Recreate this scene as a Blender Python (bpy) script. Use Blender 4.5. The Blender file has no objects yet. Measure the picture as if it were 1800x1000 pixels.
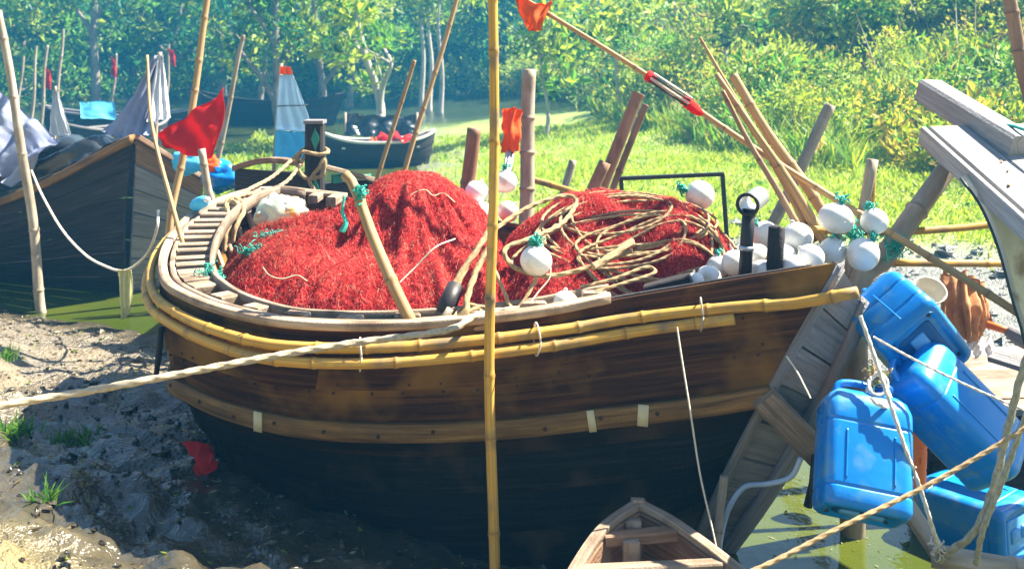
import bpy, math, random
import numpy as np
from mathutils import Vector, Matrix

random.seed(7)
RNG = np.random.default_rng(11)
SC = bpy.context.scene
COL = SC.collection

# ------------------------------------------------------------------ camera, sky, sun, exposure
CAM_H, FPX, HORIZON = 2.5, 1800.0, 100.0
cam_d = bpy.data.cameras.new('camera')
cam_d.sensor_width = 36.0
cam_d.lens = 36.0
cam_d.shift_y = -400.0 / 1800.0
cam_d.dof.use_dof = True
cam_d.dof.focus_distance = 5.1
cam_d.dof.aperture_fstop = 3.5
cam_d.clip_start = 0.05
cam_d.clip_end = 600.0
cam = bpy.data.objects.new('camera', cam_d)
cam.location = (0, 0, CAM_H)
cam.rotation_euler = (math.radians(90), 0, 0)
COL.objects.link(cam)
SC.camera = cam

SUN = Vector((0.60, 0.22, 0.80)).normalized()
world = bpy.data.worlds.new('World')
SC.world = world
world.use_nodes = True
wn = world.node_tree
sky = wn.nodes.new('ShaderNodeTexSky')
sky.sky_type = 'NISHITA'
sky.sun_disc = False
sky.sun_elevation = math.asin(SUN.z)
sky.sun_rotation = math.atan2(SUN.x, SUN.y)
bgn = wn.nodes['Background']
bgn.inputs['Strength'].default_value = 0.05
wn.links.new(sky.outputs['Color'], bgn.inputs['Color'])
sun_d = bpy.data.lights.new('sun', 'SUN')
sun_d.energy = 5.0
sun_d.angle = math.radians(0.55)
sun_d.color = (1.0, 0.92, 0.76)
sun_o = bpy.data.objects.new('sun', sun_d)
sun_o.rotation_euler = SUN.to_track_quat('Z', 'Y').to_euler()
sun_o.location = (20, 5, 30)
COL.objects.link(sun_o)
vs = SC.view_settings
vs.view_transform = 'Standard'
vs.look = 'None'
vs.exposure = 2.25
vs.gamma = 1.0
vs.use_curve_mapping = False
SC.cycles.volume_bounces = 1
SC.cycles.max_bounces = 8
SC.cycles.use_denoising = True

# ------------------------------------------------------------------ geometry helpers
def at(px, py, d):
    """A point at distance d (metres, along the viewing axis) seen at photograph pixel px, py."""
    return np.array([(px - 900.0) * d / FPX, d, CAM_H - (py - HORIZON) * d / FPX])
def atz(px, py, z):
    return at(px, py, FPX * (CAM_H - z) / (py - HORIZON))
def A(*pts):
    return np.array([at(*p) for p in pts])
def catmull(P, n):
    P = np.asarray(P, float)
    if len(P) == 2:
        t = np.linspace(0, 1, n)[:, None]
        return P[0] * (1 - t) + P[1] * t
    Q = np.vstack([2 * P[0] - P[1], P, 2 * P[-1] - P[-2]])
    m = len(P) - 1
    u = np.linspace(0, m, n)
    k = np.minimum(u.astype(int), m - 1)
    t = (u - k)[:, None]
    a, b, c, d = Q[k], Q[k + 1], Q[k + 2], Q[k + 3]
    return 0.5 * (2 * b + (c - a) * t + (2 * a - 5 * b + 4 * c - d) * t ** 2 + (3 * b - a - 3 * c + d) * t ** 3)
def arclen(P):
    return np.concatenate([[0], np.cumsum(np.linalg.norm(np.diff(P, axis=0), axis=1))])
def by_length(P, s):
    L = arclen(P)
    return np.stack([np.interp(s, L, P[:, i]) for i in range(3)], 1)
def frames(P):
    T = np.gradient(P, axis=0)
    T /= np.linalg.norm(T, axis=1)[:, None] + 1e-9
    N = np.zeros_like(T)
    ref = np.array([0, 0, 1.0]) if abs(T[0, 2]) < 0.9 else np.array([1.0, 0, 0])
    n = np.cross(T[0], ref); n /= np.linalg.norm(n)
    for i in range(len(P)):
        n = n - T[i] * np.dot(n, T[i]); n /= np.linalg.norm(n) + 1e-9
        N[i] = n
    return T, N, np.cross(T, N)
class MB:
    """Collects faces of one mesh."""
    def __init__(s): s.V, s.F, s.U, s.C, s.n = [], [], [], [], 0
    def add(s, V, F, U=None, C=None):
        V = np.asarray(V, float)
        s.V.append(V)
        s.F.extend([tuple(int(i) + s.n for i in f) for f in F])
        s.U.append(np.zeros((len(V), 2)) if U is None else U)
        s.C.append(np.ones((len(V), 3)) if C is None else C)
        s.n += len(V)
        return s
    def data(s):
        return np.vstack(s.V), s.F, np.vstack(s.U), np.vstack(s.C)
ORG = {}
def obj(name, mb, mat, parent=None, local=False, smooth=True, kind=None):
    V, F, U, C = mb.data() if isinstance(mb, MB) else mb
    V = np.array(V, float)
    if parent is None:
        org = np.array([(V[:, 0].min() + V[:, 0].max()) / 2, (V[:, 1].min() + V[:, 1].max()) / 2, V[:, 2].min()])
    else:
        org = ORG[parent.name]
    if not local: V = V - org
    me = bpy.data.meshes.new(name)
    me.from_pydata(V.tolist(), [], F if isinstance(F, list) else F.tolist())
    a = me.attributes.new('uvm', 'FLOAT2', 'POINT'); a.data.foreach_set('vector', np.asarray(U, np.float32).ravel())
    c = me.attributes.new('tone', 'FLOAT_COLOR', 'POINT')
    c.data.foreach_set('color', np.hstack([C, np.ones((len(C), 1))]).astype(np.float32).ravel())
    if smooth: me.polygons.foreach_set('use_smooth', np.ones(len(me.polygons), bool))
    me.materials.append(mat)
    me.update()
    o = bpy.data.objects.new(name, me)
    COL.objects.link(o)
    if parent is None: o.location = org
    else: o.parent = parent
    ORG[o.name] = org
    if kind: o['kind'] = kind
    return o
def tag(o, label, cat, group=None):
    o['label'] = label; o['category'] = cat
    if group: o['group'] = group
    return o
def thing(name, label, cat, base, group=None, rot=None):
    o = bpy.data.objects.new(name, None)
    COL.objects.link(o)
    o.location = Vector([float(v) for v in base])
    if rot is not None: o.rotation_mode = 'QUATERNION'; o.rotation_quaternion = rot
    o.empty_display_size = 0.05
    ORG[o.name] = np.array(base, float)
    return tag(o, label, cat, group)
def tube(P, r, n=8, lobes=0, amp=0.0, pitch=0.1, C=None, cap=True):
    P = np.asarray(P, float); m = len(P)
    r = np.broadcast_to(np.asarray(r, float), (m,))
    T, N, B = frames(P); L = arclen(P)
    th = np.linspace(0, 2 * np.pi, n + 1)
    rr = r[:, None] * np.ones((1, n + 1))
    if lobes: rr = rr * (1 + amp * np.cos(lobes * th[None, :] - 2 * np.pi * L[:, None] / pitch))
    V = P[:, None] + rr[..., None] * (np.cos(th)[None, :, None] * N[:, None] + np.sin(th)[None, :, None] * B[:, None])
    U = np.stack([np.broadcast_to(th[None] / (2 * np.pi), (m, n + 1)), np.broadcast_to(L[:, None], (m, n + 1))], -1)
    i, j = np.meshgrid(np.arange(m - 1), np.arange(n), indexing='ij')
    a = (i * (n + 1) + j).ravel()
    F = np.stack([a, a + 1, a + n + 2, a + n + 1], 1).tolist()
    if cap:
        F.append(list(range(n - 1, -1, -1))); F.append([(m - 1) * (n + 1) + k for k in range(n)])
    CC = np.ones((m * (n + 1), 3)) if C is None else np.repeat(np.asarray(C), n + 1, axis=0)
    return V.reshape(-1, 3), F, U.reshape(-1, 2), CC
def rope_data(P, r, n=None, twist=True, seg=None, C=None):
    P = np.asarray(P, float)
    Q = catmull(P, max(40, len(P) * 14)); L = arclen(Q)[-1]
    k = int(np.clip(L / (r * .5 if twist else r * 1.5), 6, 4200))
    Q = by_length(Q, np.linspace(0, L, k))
    return tube(Q, r, n or (12 if twist else 6), 3 if twist else 0, 0.15, r * 6.5)
def bamboo_data(P, r0, r1=None, spacing=0.28, n=12, seed=0, open_end=False):
    rg = random.Random(seed)
    r1 = r0 if r1 is None else r1
    Q = catmull(P, max(30, len(P) * 12)); L = arclen(Q)[-1]
    s = [0.0, L]; nodes = []
    x = spacing * rg.uniform(0.2, 0.8)
    while x < L:
        nodes.append(x); x += spacing * rg.uniform(0.6, 1.3)
    for q in nodes: s += [q + d for d in (-0.03, -0.012, -0.005, 0, 0.005, 0.012, 0.03)]
    s += list(np.arange(0, L, 0.09))
    s = np.unique(np.clip(np.round(s, 4), 0, L))
    s = s[np.concatenate([[True], np.diff(s) > 0.002])]
    Q = by_length(Q, s)
    Q = Q + 0.35 * r0 * np.stack([np.sin(s * 3.1 + seed), np.cos(s * 2.3 + seed), 0 * s], 1)
    R = r0 + (r1 - r0) * s / L
    C = np.ones((len(s), 3))
    for q in nodes:
        R = R * (1 + 0.16 * np.exp(-((s - q) / 0.011) ** 2))
        C = C * (1 - np.exp(-((s - q - 0.006) / 0.006) ** 2)[:, None] * np.array([[.45, .5, .55]]))
    return tube(Q, R, n, C=C)
def sweep(P, S, Up, sec, C=None, closed_caps=True):
    """Sweep a 2D section (k,2) along P with side vectors S and up vectors Up."""
    P = np.asarray(P); m, k = len(P), len(sec)
    sec = np.asarray(sec, float)
    V = P[:, None] + sec[None, :, 0, None] * S[:, None] + sec[None, :, 1, None] * Up[:, None]
    L = arclen(P)
    per = np.concatenate([[0], np.cumsum(np.linalg.norm(np.diff(sec, axis=0), axis=1))])
    U = np.stack([np.broadcast_to(per[None], (m, k)), np.broadcast_to(L[:, None], (m, k))], -1)
    F = []
    for i in range(m - 1):
        for j in range(k):
            j2 = (j + 1) % k
            F.append((i * k + j, i * k + j2, (i + 1) * k + j2, (i + 1) * k + j))
    F.append(tuple(range(k - 1, -1, -1))); F.append(tuple((m - 1) * k + j for j in range(k)))
    CC = np.ones((m * k, 3)) if C is None else np.repeat(C, k, axis=0)
    return V.reshape(-1, 3), F, U.reshape(-1, 2), CC
def rsec(w, h, c=0.12):
    e = min(w, h) * c; a, b = w / 2, h / 2
    return [(-a + e, -b), (a - e, -b), (a, -b + e), (a, b - e), (a - e, b), (-a + e, b), (-a, b - e), (-a, -b + e)]
def board(p0, p1, w, t, up=(0, 0, 1), bend=0.0, n=2):
    """A chamfered plank from p0 to p1, w wide (across), t thick (along up)."""
    p0, p1 = np.asarray(p0, float), np.asarray(p1, float)
    T = p1 - p0; T /= np.linalg.norm(T)
    up = np.asarray(up, float); S = np.cross(T, up); S /= np.linalg.norm(S); U = np.cross(S, T)
    tt = np.linspace(0, 1, n)
    P = p0 + (p1 - p0) * tt[:, None] + U * (bend * np.sin(np.pi * tt))[:, None]
    return sweep(P, np.repeat(S[None], n, 0), np.repeat(U[None], n, 0), rsec(w, t))
def ball(c, r, nu=20, nv=12, sq=(1, 1, 1)):
    th = np.linspace(0, 2 * np.pi, nu + 1); ph = np.linspace(0.02, np.pi - 0.02, nv)
    V = np.stack([np.outer(np.sin(ph), np.cos(th)), np.outer(np.sin(ph), np.sin(th)), np.outer(np.cos(ph), np.ones(nu + 1))], -1)
    V = V * np.array(sq) * r + np.asarray(c)
    F = []
    for i in range(nv - 1):
        for j in range(nu): F.append((i * (nu + 1) + j, (i + 1) * (nu + 1) + j, (i + 1) * (nu + 1) + j + 1, i * (nu + 1) + j + 1))
    F.append(tuple(range(nu))); F.append(tuple((nv - 1) * (nu + 1) + nu - 1 - j for j in range(nu)))
    V = V.reshape(-1, 3)
    U = np.zeros((len(V), 2))
    return V, F, U, np.ones((len(V), 3))
def grid_faces(m, n):
    i, j = np.meshgrid(np.arange(m - 1), np.arange(n - 1), indexing='ij')
    a = (i * n + j).ravel()
    return np.stack([a, a + 1, a + n + 1, a + n], 1)
# value noise on numpy arrays
_T = RNG.random((64, 64, 64))
def vnoise(x, y, z=0.0):
    x, y = np.asarray(x, float), np.asarray(y, float); z = np.zeros_like(x) + z
    i, j, k = np.floor(x).astype(int), np.floor(y).astype(int), np.floor(z).astype(int)
    f, g, h = x - i, y - j, z - k
    f, g, h = f * f * (3 - 2 * f), g * g * (3 - 2 * g), h * h * (3 - 2 * h)
    r = 0
    for a in (0, 1):
        for b in (0, 1):
            for c in (0, 1):
                r = r + _T[(i + a) % 64, (j + b) % 64, (k + c) % 64] * (f if a else 1 - f) * (g if b else 1 - g) * (h if c else 1 - h)
    return r
def fbm(x, y, z=0.0, o=4):
    s, a, t = 0, 0.5, 0
    for q in range(o):
        s = s + a * vnoise(np.asarray(x) * 2 ** q + 7 * q, np.asarray(y) * 2 ** q + 3 * q, np.asarray(z) * 2 ** q); t += a; a *= 0.5
    return s / t
def sstep(a, b, x):
    t = np.clip((x - a) / (b - a), 0, 1)
    return t * t * (3 - 2 * t)

# ------------------------------------------------------------------ materials
def material(name, cols, scale=(1, 1, 1), coord='uvm', rough=0.7, bump=0.3, detail=6.0, patch=None, patch_scale=3.0, patch_pos=(0.5, 0.7),
             spec=0.3, rand=0.0, dist=0.01, transl=0.0, metallic=0.0, rough_var=0.1, coat=0.0, use_tone=True, fine=None, wet=False):
    """A noise-grained surface: cols along a ramp, an optional second colour in patches, relief from the same grain."""
    m = bpy.data.materials.new(name); m.use_nodes = True
    nt = m.node_tree; N = nt.nodes; Lk = nt.links
    bs = N['Principled BSDF']
    if coord == 'uvm':
        src = N.new('ShaderNodeAttribute'); src.attribute_name = 'uvm'; vec = src.outputs['Vector']
    else:
        src = N.new('ShaderNodeTexCoord'); vec = src.outputs['Object']
    info = N.new('ShaderNodeObjectInfo')
    addv = N.new('ShaderNodeVectorMath'); addv.operation = 'ADD'
    mulr = N.new('ShaderNodeMath'); mulr.operation = 'MULTIPLY'; mulr.inputs[1].default_value = 37.0
    Lk.new(info.outputs['Random'], mulr.inputs[0])
    Lk.new(vec, addv.inputs[0]); Lk.new(mulr.outputs[0], addv.inputs[1])
    mp = N.new('ShaderNodeMapping'); mp.inputs['Scale'].default_value = scale
    Lk.new(addv.outputs[0], mp.inputs['Vector'])
    nz = N.new('ShaderNodeTexNoise'); nz.inputs['Scale'].default_value = 1.0; nz.inputs['Detail'].default_value = detail; nz.inputs['Roughness'].default_value = 0.62
    Lk.new(mp.outputs[0], nz.inputs['Vector'])
    rp = N.new('ShaderNodeValToRGB')
    e = rp.color_ramp.elements
    lo, hi = 0.30, 0.70
    e[0].position, e[1].position = lo, hi
    e[0].color, e[1].color = (*cols[0], 1), (*cols[-1], 1)
    for q, c in enumerate(cols[1:-1]):
        x = e.new(lo + (hi - lo) * (q + 1) / (len(cols) - 1)); x.color = (*c, 1)
    Lk.new(nz.outputs['Fac'], rp.inputs['Fac'])
    out = rp.outputs['Color']
    if patch is not None:
        geo = N.new('ShaderNodeTexCoord')
        n2 = N.new('ShaderNodeTexNoise'); n2.inputs['Scale'].default_value = patch_scale; n2.inputs['Detail'].default_value = 5.0
        ad2 = N.new('ShaderNodeVectorMath'); ad2.operation = 'ADD'
        Lk.new(geo.outputs['Object'], ad2.inputs[0]); Lk.new(mulr.outputs[0], ad2.inputs[1]); Lk.new(ad2.outputs[0], n2.inputs['Vector'])
        mr = N.new('ShaderNodeMapRange'); mr.inputs['From Min'].default_value, mr.inputs['From Max'].default_value = patch_pos
        Lk.new(n2.outputs['Fac'], mr.inputs['Value'])
        mx = N.new('ShaderNodeMix'); mx.data_type = 'RGBA'; mx.inputs['B'].default_value = (*patch, 1)
        Lk.new(mr.outputs[0], mx.inputs['Factor']); Lk.new(out, mx.inputs['A']); out = mx.outputs['Result']
    if use_tone:
        at_ = N.new('ShaderNodeAttribute'); at_.attribute_name = 'tone'
        m2 = N.new('ShaderNodeMix'); m2.data_type = 'RGBA'; m2.blend_type = 'MULTIPLY'; m2.inputs['Factor'].default_value = 1.0
        Lk.new(out, m2.inputs['A']); Lk.new(at_.outputs['Color'], m2.inputs['B']); out = m2.outputs['Result']
    if rand > 0:
        hs = N.new('ShaderNodeHueSaturation')
        r2 = N.new('ShaderNodeMapRange'); r2.inputs['To Min'].default_value = 1 - rand; r2.inputs['To Max'].default_value = 1 + rand
        Lk.new(info.outputs['Random'], r2.inputs['Value']); Lk.new(r2.outputs[0], hs.inputs['Value']); Lk.new(out, hs.inputs['Color']); out = hs.outputs['Color']
    Lk.new(out, bs.inputs['Base Color'])
    r3 = N.new('ShaderNodeMapRange'); r3.inputs['To Min'].default_value = max(0.02, rough - rough_var); r3.inputs['To Max'].default_value = min(1, rough + rough_var)
    Lk.new(nz.outputs['Fac'], r3.inputs['Value']); Lk.new(r3.outputs[0], bs.inputs['Roughness'])
    if wet:
        wl = N.new('ShaderNodeMapRange'); wl.inputs['From Min'].default_value = .06; wl.inputs['From Max'].default_value = .20; wl.inputs['To Min'].default_value = .17; wl.inputs['To Max'].default_value = 1.1
        Lk.new(at_.outputs['Fac'], wl.inputs['Value'])
        wm = N.new('ShaderNodeMath'); wm.operation = 'MULTIPLY'; Lk.new(wl.outputs[0], wm.inputs[0]); Lk.new(r3.outputs[0], wm.inputs[1]); Lk.new(wm.outputs[0], bs.inputs['Roughness'])
    bs.inputs['Specular IOR Level'].default_value = spec
    bs.inputs['Metallic'].default_value = metallic
    bs.inputs['Coat Weight'].default_value = coat
    hsrc = nz.outputs['Fac']
    if fine:
        n4 = N.new('ShaderNodeTexNoise'); n4.inputs['Scale'].default_value = fine; n4.inputs['Detail'].default_value = 4
        gg = N.new('ShaderNodeTexCoord'); Lk.new(gg.outputs['Object'], n4.inputs['Vector'])
        am = N.new('ShaderNodeMath'); am.operation = 'ADD'; Lk.new(hsrc, am.inputs[0]); Lk.new(n4.outputs['Fac'], am.inputs[1]); hsrc = am.outputs[0]
    if bump > 0:
        bp = N.new('ShaderNodeBump'); bp.inputs['Strength'].default_value = bump; bp.inputs['Distance'].default_value = dist
        Lk.new(hsrc, bp.inputs['Height']); Lk.new(bp.outputs[0], bs.inputs['Normal'])
    if bump > 0 and wet:
        wb_ = N.new('ShaderNodeMapRange'); wb_.inputs['From Min'].default_value = .05; wb_.inputs['From Max'].default_value = .13; wb_.inputs['To Min'].default_value = .42; wb_.inputs['To Max'].default_value = bump
        Lk.new(at_.outputs['Fac'], wb_.inputs['Value']); Lk.new(wb_.outputs[0], bp.inputs['Strength'])
    if transl > 0:
        tr = N.new('ShaderNodeBsdfTranslucent'); mxs = N.new('ShaderNodeMixShader'); mxs.inputs[0].default_value = transl
        Lk.new(out, tr.inputs['Color'])
        Lk.new(bs.outputs[0], mxs.inputs[1]); Lk.new(tr.outputs[0], mxs.inputs[2])
        Lk.new(mxs.outputs[0], N['Material Output'].inputs['Surface'])
    return m
M = {}
grain = (55, 2.4, 1)
M['hull'] = material('hull_wood', [(.010, .004, .002), (.052, .019, .006), (.12, .05, .013)], (42, 1.6, 1), rough=.62, bump=.5, patch=(.22, .115, .02), patch_scale=1.9, patch_pos=(.50, .70), rand=.35, fine=60, spec=.12)
M['tar'] = material('tarred_wood', [(.002, .0015, .001), (.008, .0055, .004), (.022, .016, .011)], (42, 2.0, 1), rough=.6, bump=.5, patch=(.055, .032, .014), patch_scale=2.4, patch_pos=(.54, .72), rand=.4, fine=60, spec=.15)  # deep shade of the lower hull is put into this near-black colour
M['mid'] = material('half_tarred_wood', [(.004, .002, .001), (.020, .009, .004), (.055, .025, .009)], (42, 1.8, 1), rough=.6, bump=.5, patch=(.10, .055, .014), patch_scale=2.1, patch_pos=(.5, .72), rand=.3, fine=60, spec=.12)  # step between brown and black strakes, part of the shade put into the colour
M['wale'] = material('ochre_rub_rail_wood', [(.07, .03, .008), (.20, .105, .028), (.32, .185, .055)], (55, 2.4, 1), rough=.6, bump=.5, patch=(.09, .045, .02), patch_scale=2.0, patch_pos=(.5, .68), rand=.05, fine=70)
M['grey_wood'] = material('grey_weathered_wood', [(.14, .13, .14), (.21, .20, .21), (.28, .27, .275)], (55, 2.4, 1), rough=.8, bump=.6, patch=(.20, .12, .08), patch_scale=2.5, patch_pos=(.6, .75), rand=.15, fine=70)
M['pale_wood'] = material('sun_bleached_wood', [(.14, .095, .065), (.30, .22, .155), (.44, .345, .26)], (55, 2.4, 1), rough=.75, bump=.4, patch=(.12, .08, .05), patch_scale=5, patch_pos=(.5, .72), rand=.22, fine=80)
M['silver_wood'] = material('silvery_bleached_planks', [(.22, .205, .20), (.30, .285, .28), (.38, .37, .36)], (55, 2.4, 1), rough=.8, bump=.5, patch=(.32, .24, .14), patch_scale=3, patch_pos=(.6, .75), rand=.1, fine=70)
M['brown_wood'] = material('brown_plank_wood', [(.11, .055, .032), (.22, .125, .075), (.32, .20, .13)], (55, 2.4, 1), rough=.75, bump=.5, patch=(.38, .30, .23), patch_scale=4, patch_pos=(.58, .75), rand=.15, fine=80)
M['dark_wood'] = material('dark_plank_wood', [(.008, .006, .007), (.022, .018, .019), (.05, .04, .038)], (55, 2.4, 1), rough=.7, bump=.5, rand=.2, fine=70)
M['bamboo_y'] = material('yellow_bamboo', [(.34, .16, .02), (.54, .30, .05), (.62, .40, .10)], (16, 1.4, 1), rough=.58, bump=.3, patch=(.22, .15, .08), patch_scale=7, patch_pos=(.48, .7), spec=.3, rand=.06)
M['bamboo_t'] = material('tan_bamboo', [(.24, .13, .05), (.40, .25, .11), (.50, .35, .19)], (16, 1.4, 1), rough=.6, bump=.2, patch=(.30, .19, .10), patch_scale=5, patch_pos=(.55, .75), rand=.12)
M['bamboo_p'] = material('pale_grey_bamboo', [(.20, .155, .11), (.32, .26, .19), (.42, .36, .29)], (4, 3, 1), rough=.65, bump=.3, patch=(.20, .15, .11), patch_scale=5, patch_pos=(.55, .75), rand=.12)
M['bamboo_b'] = material('brown_bamboo', [(.16, .085, .045), (.27, .155, .09), (.36, .24, .15)], (4, 3, 1), rough=.65, bump=.3, patch=(.12, .08, .05), patch_scale=5, patch_pos=(.55, .75), rand=.12)
M['rope'] = material('tan_hemp_rope', [(.22, .14, .07), (.36, .25, .135), (.48, .36, .22)], (6, 40, 1), rough=.9, bump=.4, rand=.12, spec=.1, patch=(.36, .25, .14), patch_scale=7, patch_pos=(.5, .7))
M['rope_w'] = material('pale_twine', [(.50, .45, .36), (.66, .60, .50), (.76, .72, .64)], (6, 40, 1), rough=.9, bump=.4, rand=.1, spec=.1)
M['rope_m'] = material('weathered_pale_rope', [(.30, .235, .15), (.44, .36, .25), (.54, .46, .34)], (6, 40, 1), rough=.9, bump=.4, rand=.1, spec=.1)
M['rope_g'] = material('grey_green_rope', [(.20, .18, .12), (.32, .30, .21), (.42, .40, .30)], (6, 40, 1), rough=.9, bump=.4, rand=.1, spec=.1)
M['teal'] = material('teal_netting_cord', [(.01, .22, .17), (.03, .38, .30), (.16, .55, .46)], (6, 30, 1), rough=.7, bump=.2, rand=.1)
M['net'] = material('red_net_mass', [(.12, .004, .007), (.38, .02, .022), (.66, .10, .085)], (75, 75, 75), 'object', rough=.9, bump=1.0, dist=.02, spec=.1)
M['thread'] = material('red_net_thread', [(.85, .85, .85), (1, 1, 1)], (5, 5, 5), 'object', rough=.8, bump=0, spec=.15, transl=.25)
M['float'] = material('white_plastic_float', [(.74, .73, .70), (.82, .81, .79)], (5, 5, 5), 'object', rough=.4, bump=.05, patch=(.50, .40, .24), patch_scale=9, patch_pos=(.48, .8), spec=.4, rand=.10)
M['blue'] = material('blue_polyethylene', [(.003, .17, .56), (.005, .22, .66)], (4, 4, 4), 'object', rough=.3, bump=.08, patch=(.10, .27, .44), patch_scale=11, patch_pos=(.52, .75), spec=.55, rand=.12, fine=25)
M['blue_d'] = material('dark_blue_plastic', [(.004, .07, .24), (.005, .09, .3)], (4, 4, 4), 'object', rough=.45, bump=.05)
M['blue_l'] = material('sun_faded_blue_plastic', [(.07, .30, .70), (.14, .40, .78)], (6, 6, 6), 'object', rough=.45, bump=.06, fine=25)
M['orange_pl'] = material('orange_plastic', [(.72, .14, .02), (.82, .2, .04)], (4, 4, 4), 'object', rough=.4, bump=.05)
M['orange'] = material('orange_cloth', [(.82, .13, .02), (.9, .2, .04)], (5, 5, 5), 'object', rough=.8, bump=.2, transl=.45)
M['red'] = material('red_cloth', [(.62, .01, .015), (.78, .025, .02)], (5, 5, 5), 'object', rough=.8, bump=.2, transl=.4)
M['white_cl'] = material('white_cloth', [(.68, .68, .70), (.82, .82, .83)], (5, 5, 5), 'object', rough=.85, bump=.2, transl=.3)
M['lilac'] = material('pale_blue_violet_sheet', [(.22, .25, .40), (.38, .42, .56)], (3, 3, 3), 'object', rough=.6, bump=.2, transl=.15)
M['sailblue'] = material('pale_blue_cloth', [(.48, .68, .82), (.60, .78, .88)], (5, 5, 5), 'object', rough=.8, bump=.15, transl=.3)
M['cyan'] = material('sky_blue_cloth', [(.08, .46, .70), (.16, .58, .78)], (5, 5, 5), 'object', rough=.8, bump=.15, transl=.3)
M['tarp'] = material('black_plastic_tarpaulin', [(.016, .02, .024), (.04, .048, .055)], (6, 6, 6), 'object', rough=.28, bump=.5, dist=.03, spec=.6, patch=(.25, .27, .29), patch_scale=5, patch_pos=(.62, .75))
M['plastic'] = material('clear_plastic_bag', [(.55, .62, .50), (.74, .76, .66)], (7, 7, 7), 'object', rough=.25, bump=.4, dist=.02, spec=.6, transl=.3, patch=(.75, .42, .12), patch_scale=9, patch_pos=(.55, .65))
M['brownbag'] = material('brown_sacking', [(.38, .16, .06), (.56, .28, .12), (.66, .40, .22)], (9, 9, 9), 'object', rough=.8, bump=.5, dist=.02, transl=.2)
M['yellowplastic'] = material('pale_yellow_plastic', [(.62, .62, .30), (.75, .74, .42)], (7, 7, 7), 'object', rough=.5, bump=.2, transl=.3)
M['black_pl'] = material('black_rubber', [(.012, .011, .012), (.03, .026, .028)], (8, 8, 8), 'object', rough=.5, bump=.2, spec=.4)
M['metal'] = material('galvanised_metal', [(.34, .36, .40), (.52, .54, .58)], (8, 8, 8), 'object', rough=.35, bump=.1, metallic=.7)
M['steel_d'] = material('dark_painted_steel', [(.02, .035, .033), (.045, .065, .06)], (8, 8, 8), 'object', rough=.5, bump=.1)
M['bolt'] = material('rusty_iron', [(.03, .018, .012), (.08, .04, .022)], (40, 40, 40), 'object', rough=.8, bump=.2)
M['green_p'] = material('green_boat_paint', [(.02, .16, .13), (.04, .26, .20)], (9, 9, 9), 'object', rough=.6, bump=.2)
M['pale_p'] = material('pale_tape', [(.52, .46, .26), (.66, .60, .40)], (9, 9, 9), 'object', rough=.6, bump=.2)
M['cream_p'] = material('cream_boat_paint', [(.55, .52, .44), (.70, .67, .58)], (6, 6, 6), 'object', rough=.6, bump=.2, patch=(.3, .22, .15), patch_scale=6, patch_pos=(.55, .7))
M['hose'] = material('pale_blue_hose', [(.30, .42, .60), (.45, .56, .70)], (9, 9, 9), 'object', rough=.4, bump=.05)
M['leaf'] = material('leaf', [(.80, .85, .8), (1, 1, 1)], (4, 4, 4), 'object', rough=.5, bump=0, spec=.35, transl=.5)
M['bark'] = material('tree_bark', [(.12, .095, .075), (.24, .20, .165), (.34, .30, .25)], (7, 3, 1), rough=.9, bump=.7, dist=.03, rand=.15)
M['pale_bark'] = material('pale_tree_bark', [(.30, .25, .20), (.46, .41, .35), (.56, .52, .46)], (7, 3, 1), rough=.9, bump=.6, dist=.03, rand=.1)

# ------------------------------------------------------------------ ground, water
def edge_dist(x, y, L):
    """Signed distance to a shoreline; positive on land (to the right of travel)."""
    best = np.full(x.shape, 1e9); sg = np.zeros(x.shape)
    for (ax, ay), (bx, by) in zip(L[:-1], L[1:]):
        dx, dy = bx - ax, by - ay; l2 = dx * dx + dy * dy
        t = np.clip(((x - ax) * dx + (y - ay) * dy) / l2, 0, 1)
        ex, ey = x - ax - t * dx, y - ay - t * dy
        d = np.hypot(ex, ey); c = dx * (y - ay) - dy * (x - ax)
        k = d < best - 1e-9
        best = np.where(k, d, best); sg = np.where(k, np.where(c < 0, 1.0, -1.0), sg)
    return best * sg
NEAR = [(-60, 12), (-8, 10.7), (-5.1, 10.2), (-3.2, 9.2), (-1.6, 7.6), (-.2, 5.9), (.35, 4.9), (.6, 4.0), (.9, 2.5), (1.5, -20)]
FAR = [(70, 4), (6.4, 6.9), (3.4, 8.2), (1.8, 9.7), (.6, 12), (-.8, 16), (-2.2, 22), (-3, 28), (-4, 36), (-6, 42), (-10, 46), (-15, 44), (-17, 36), (-14, 28), (-11.5, 20), (-11.5, 15), (-15, 13.2), (-70, 13)]
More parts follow.
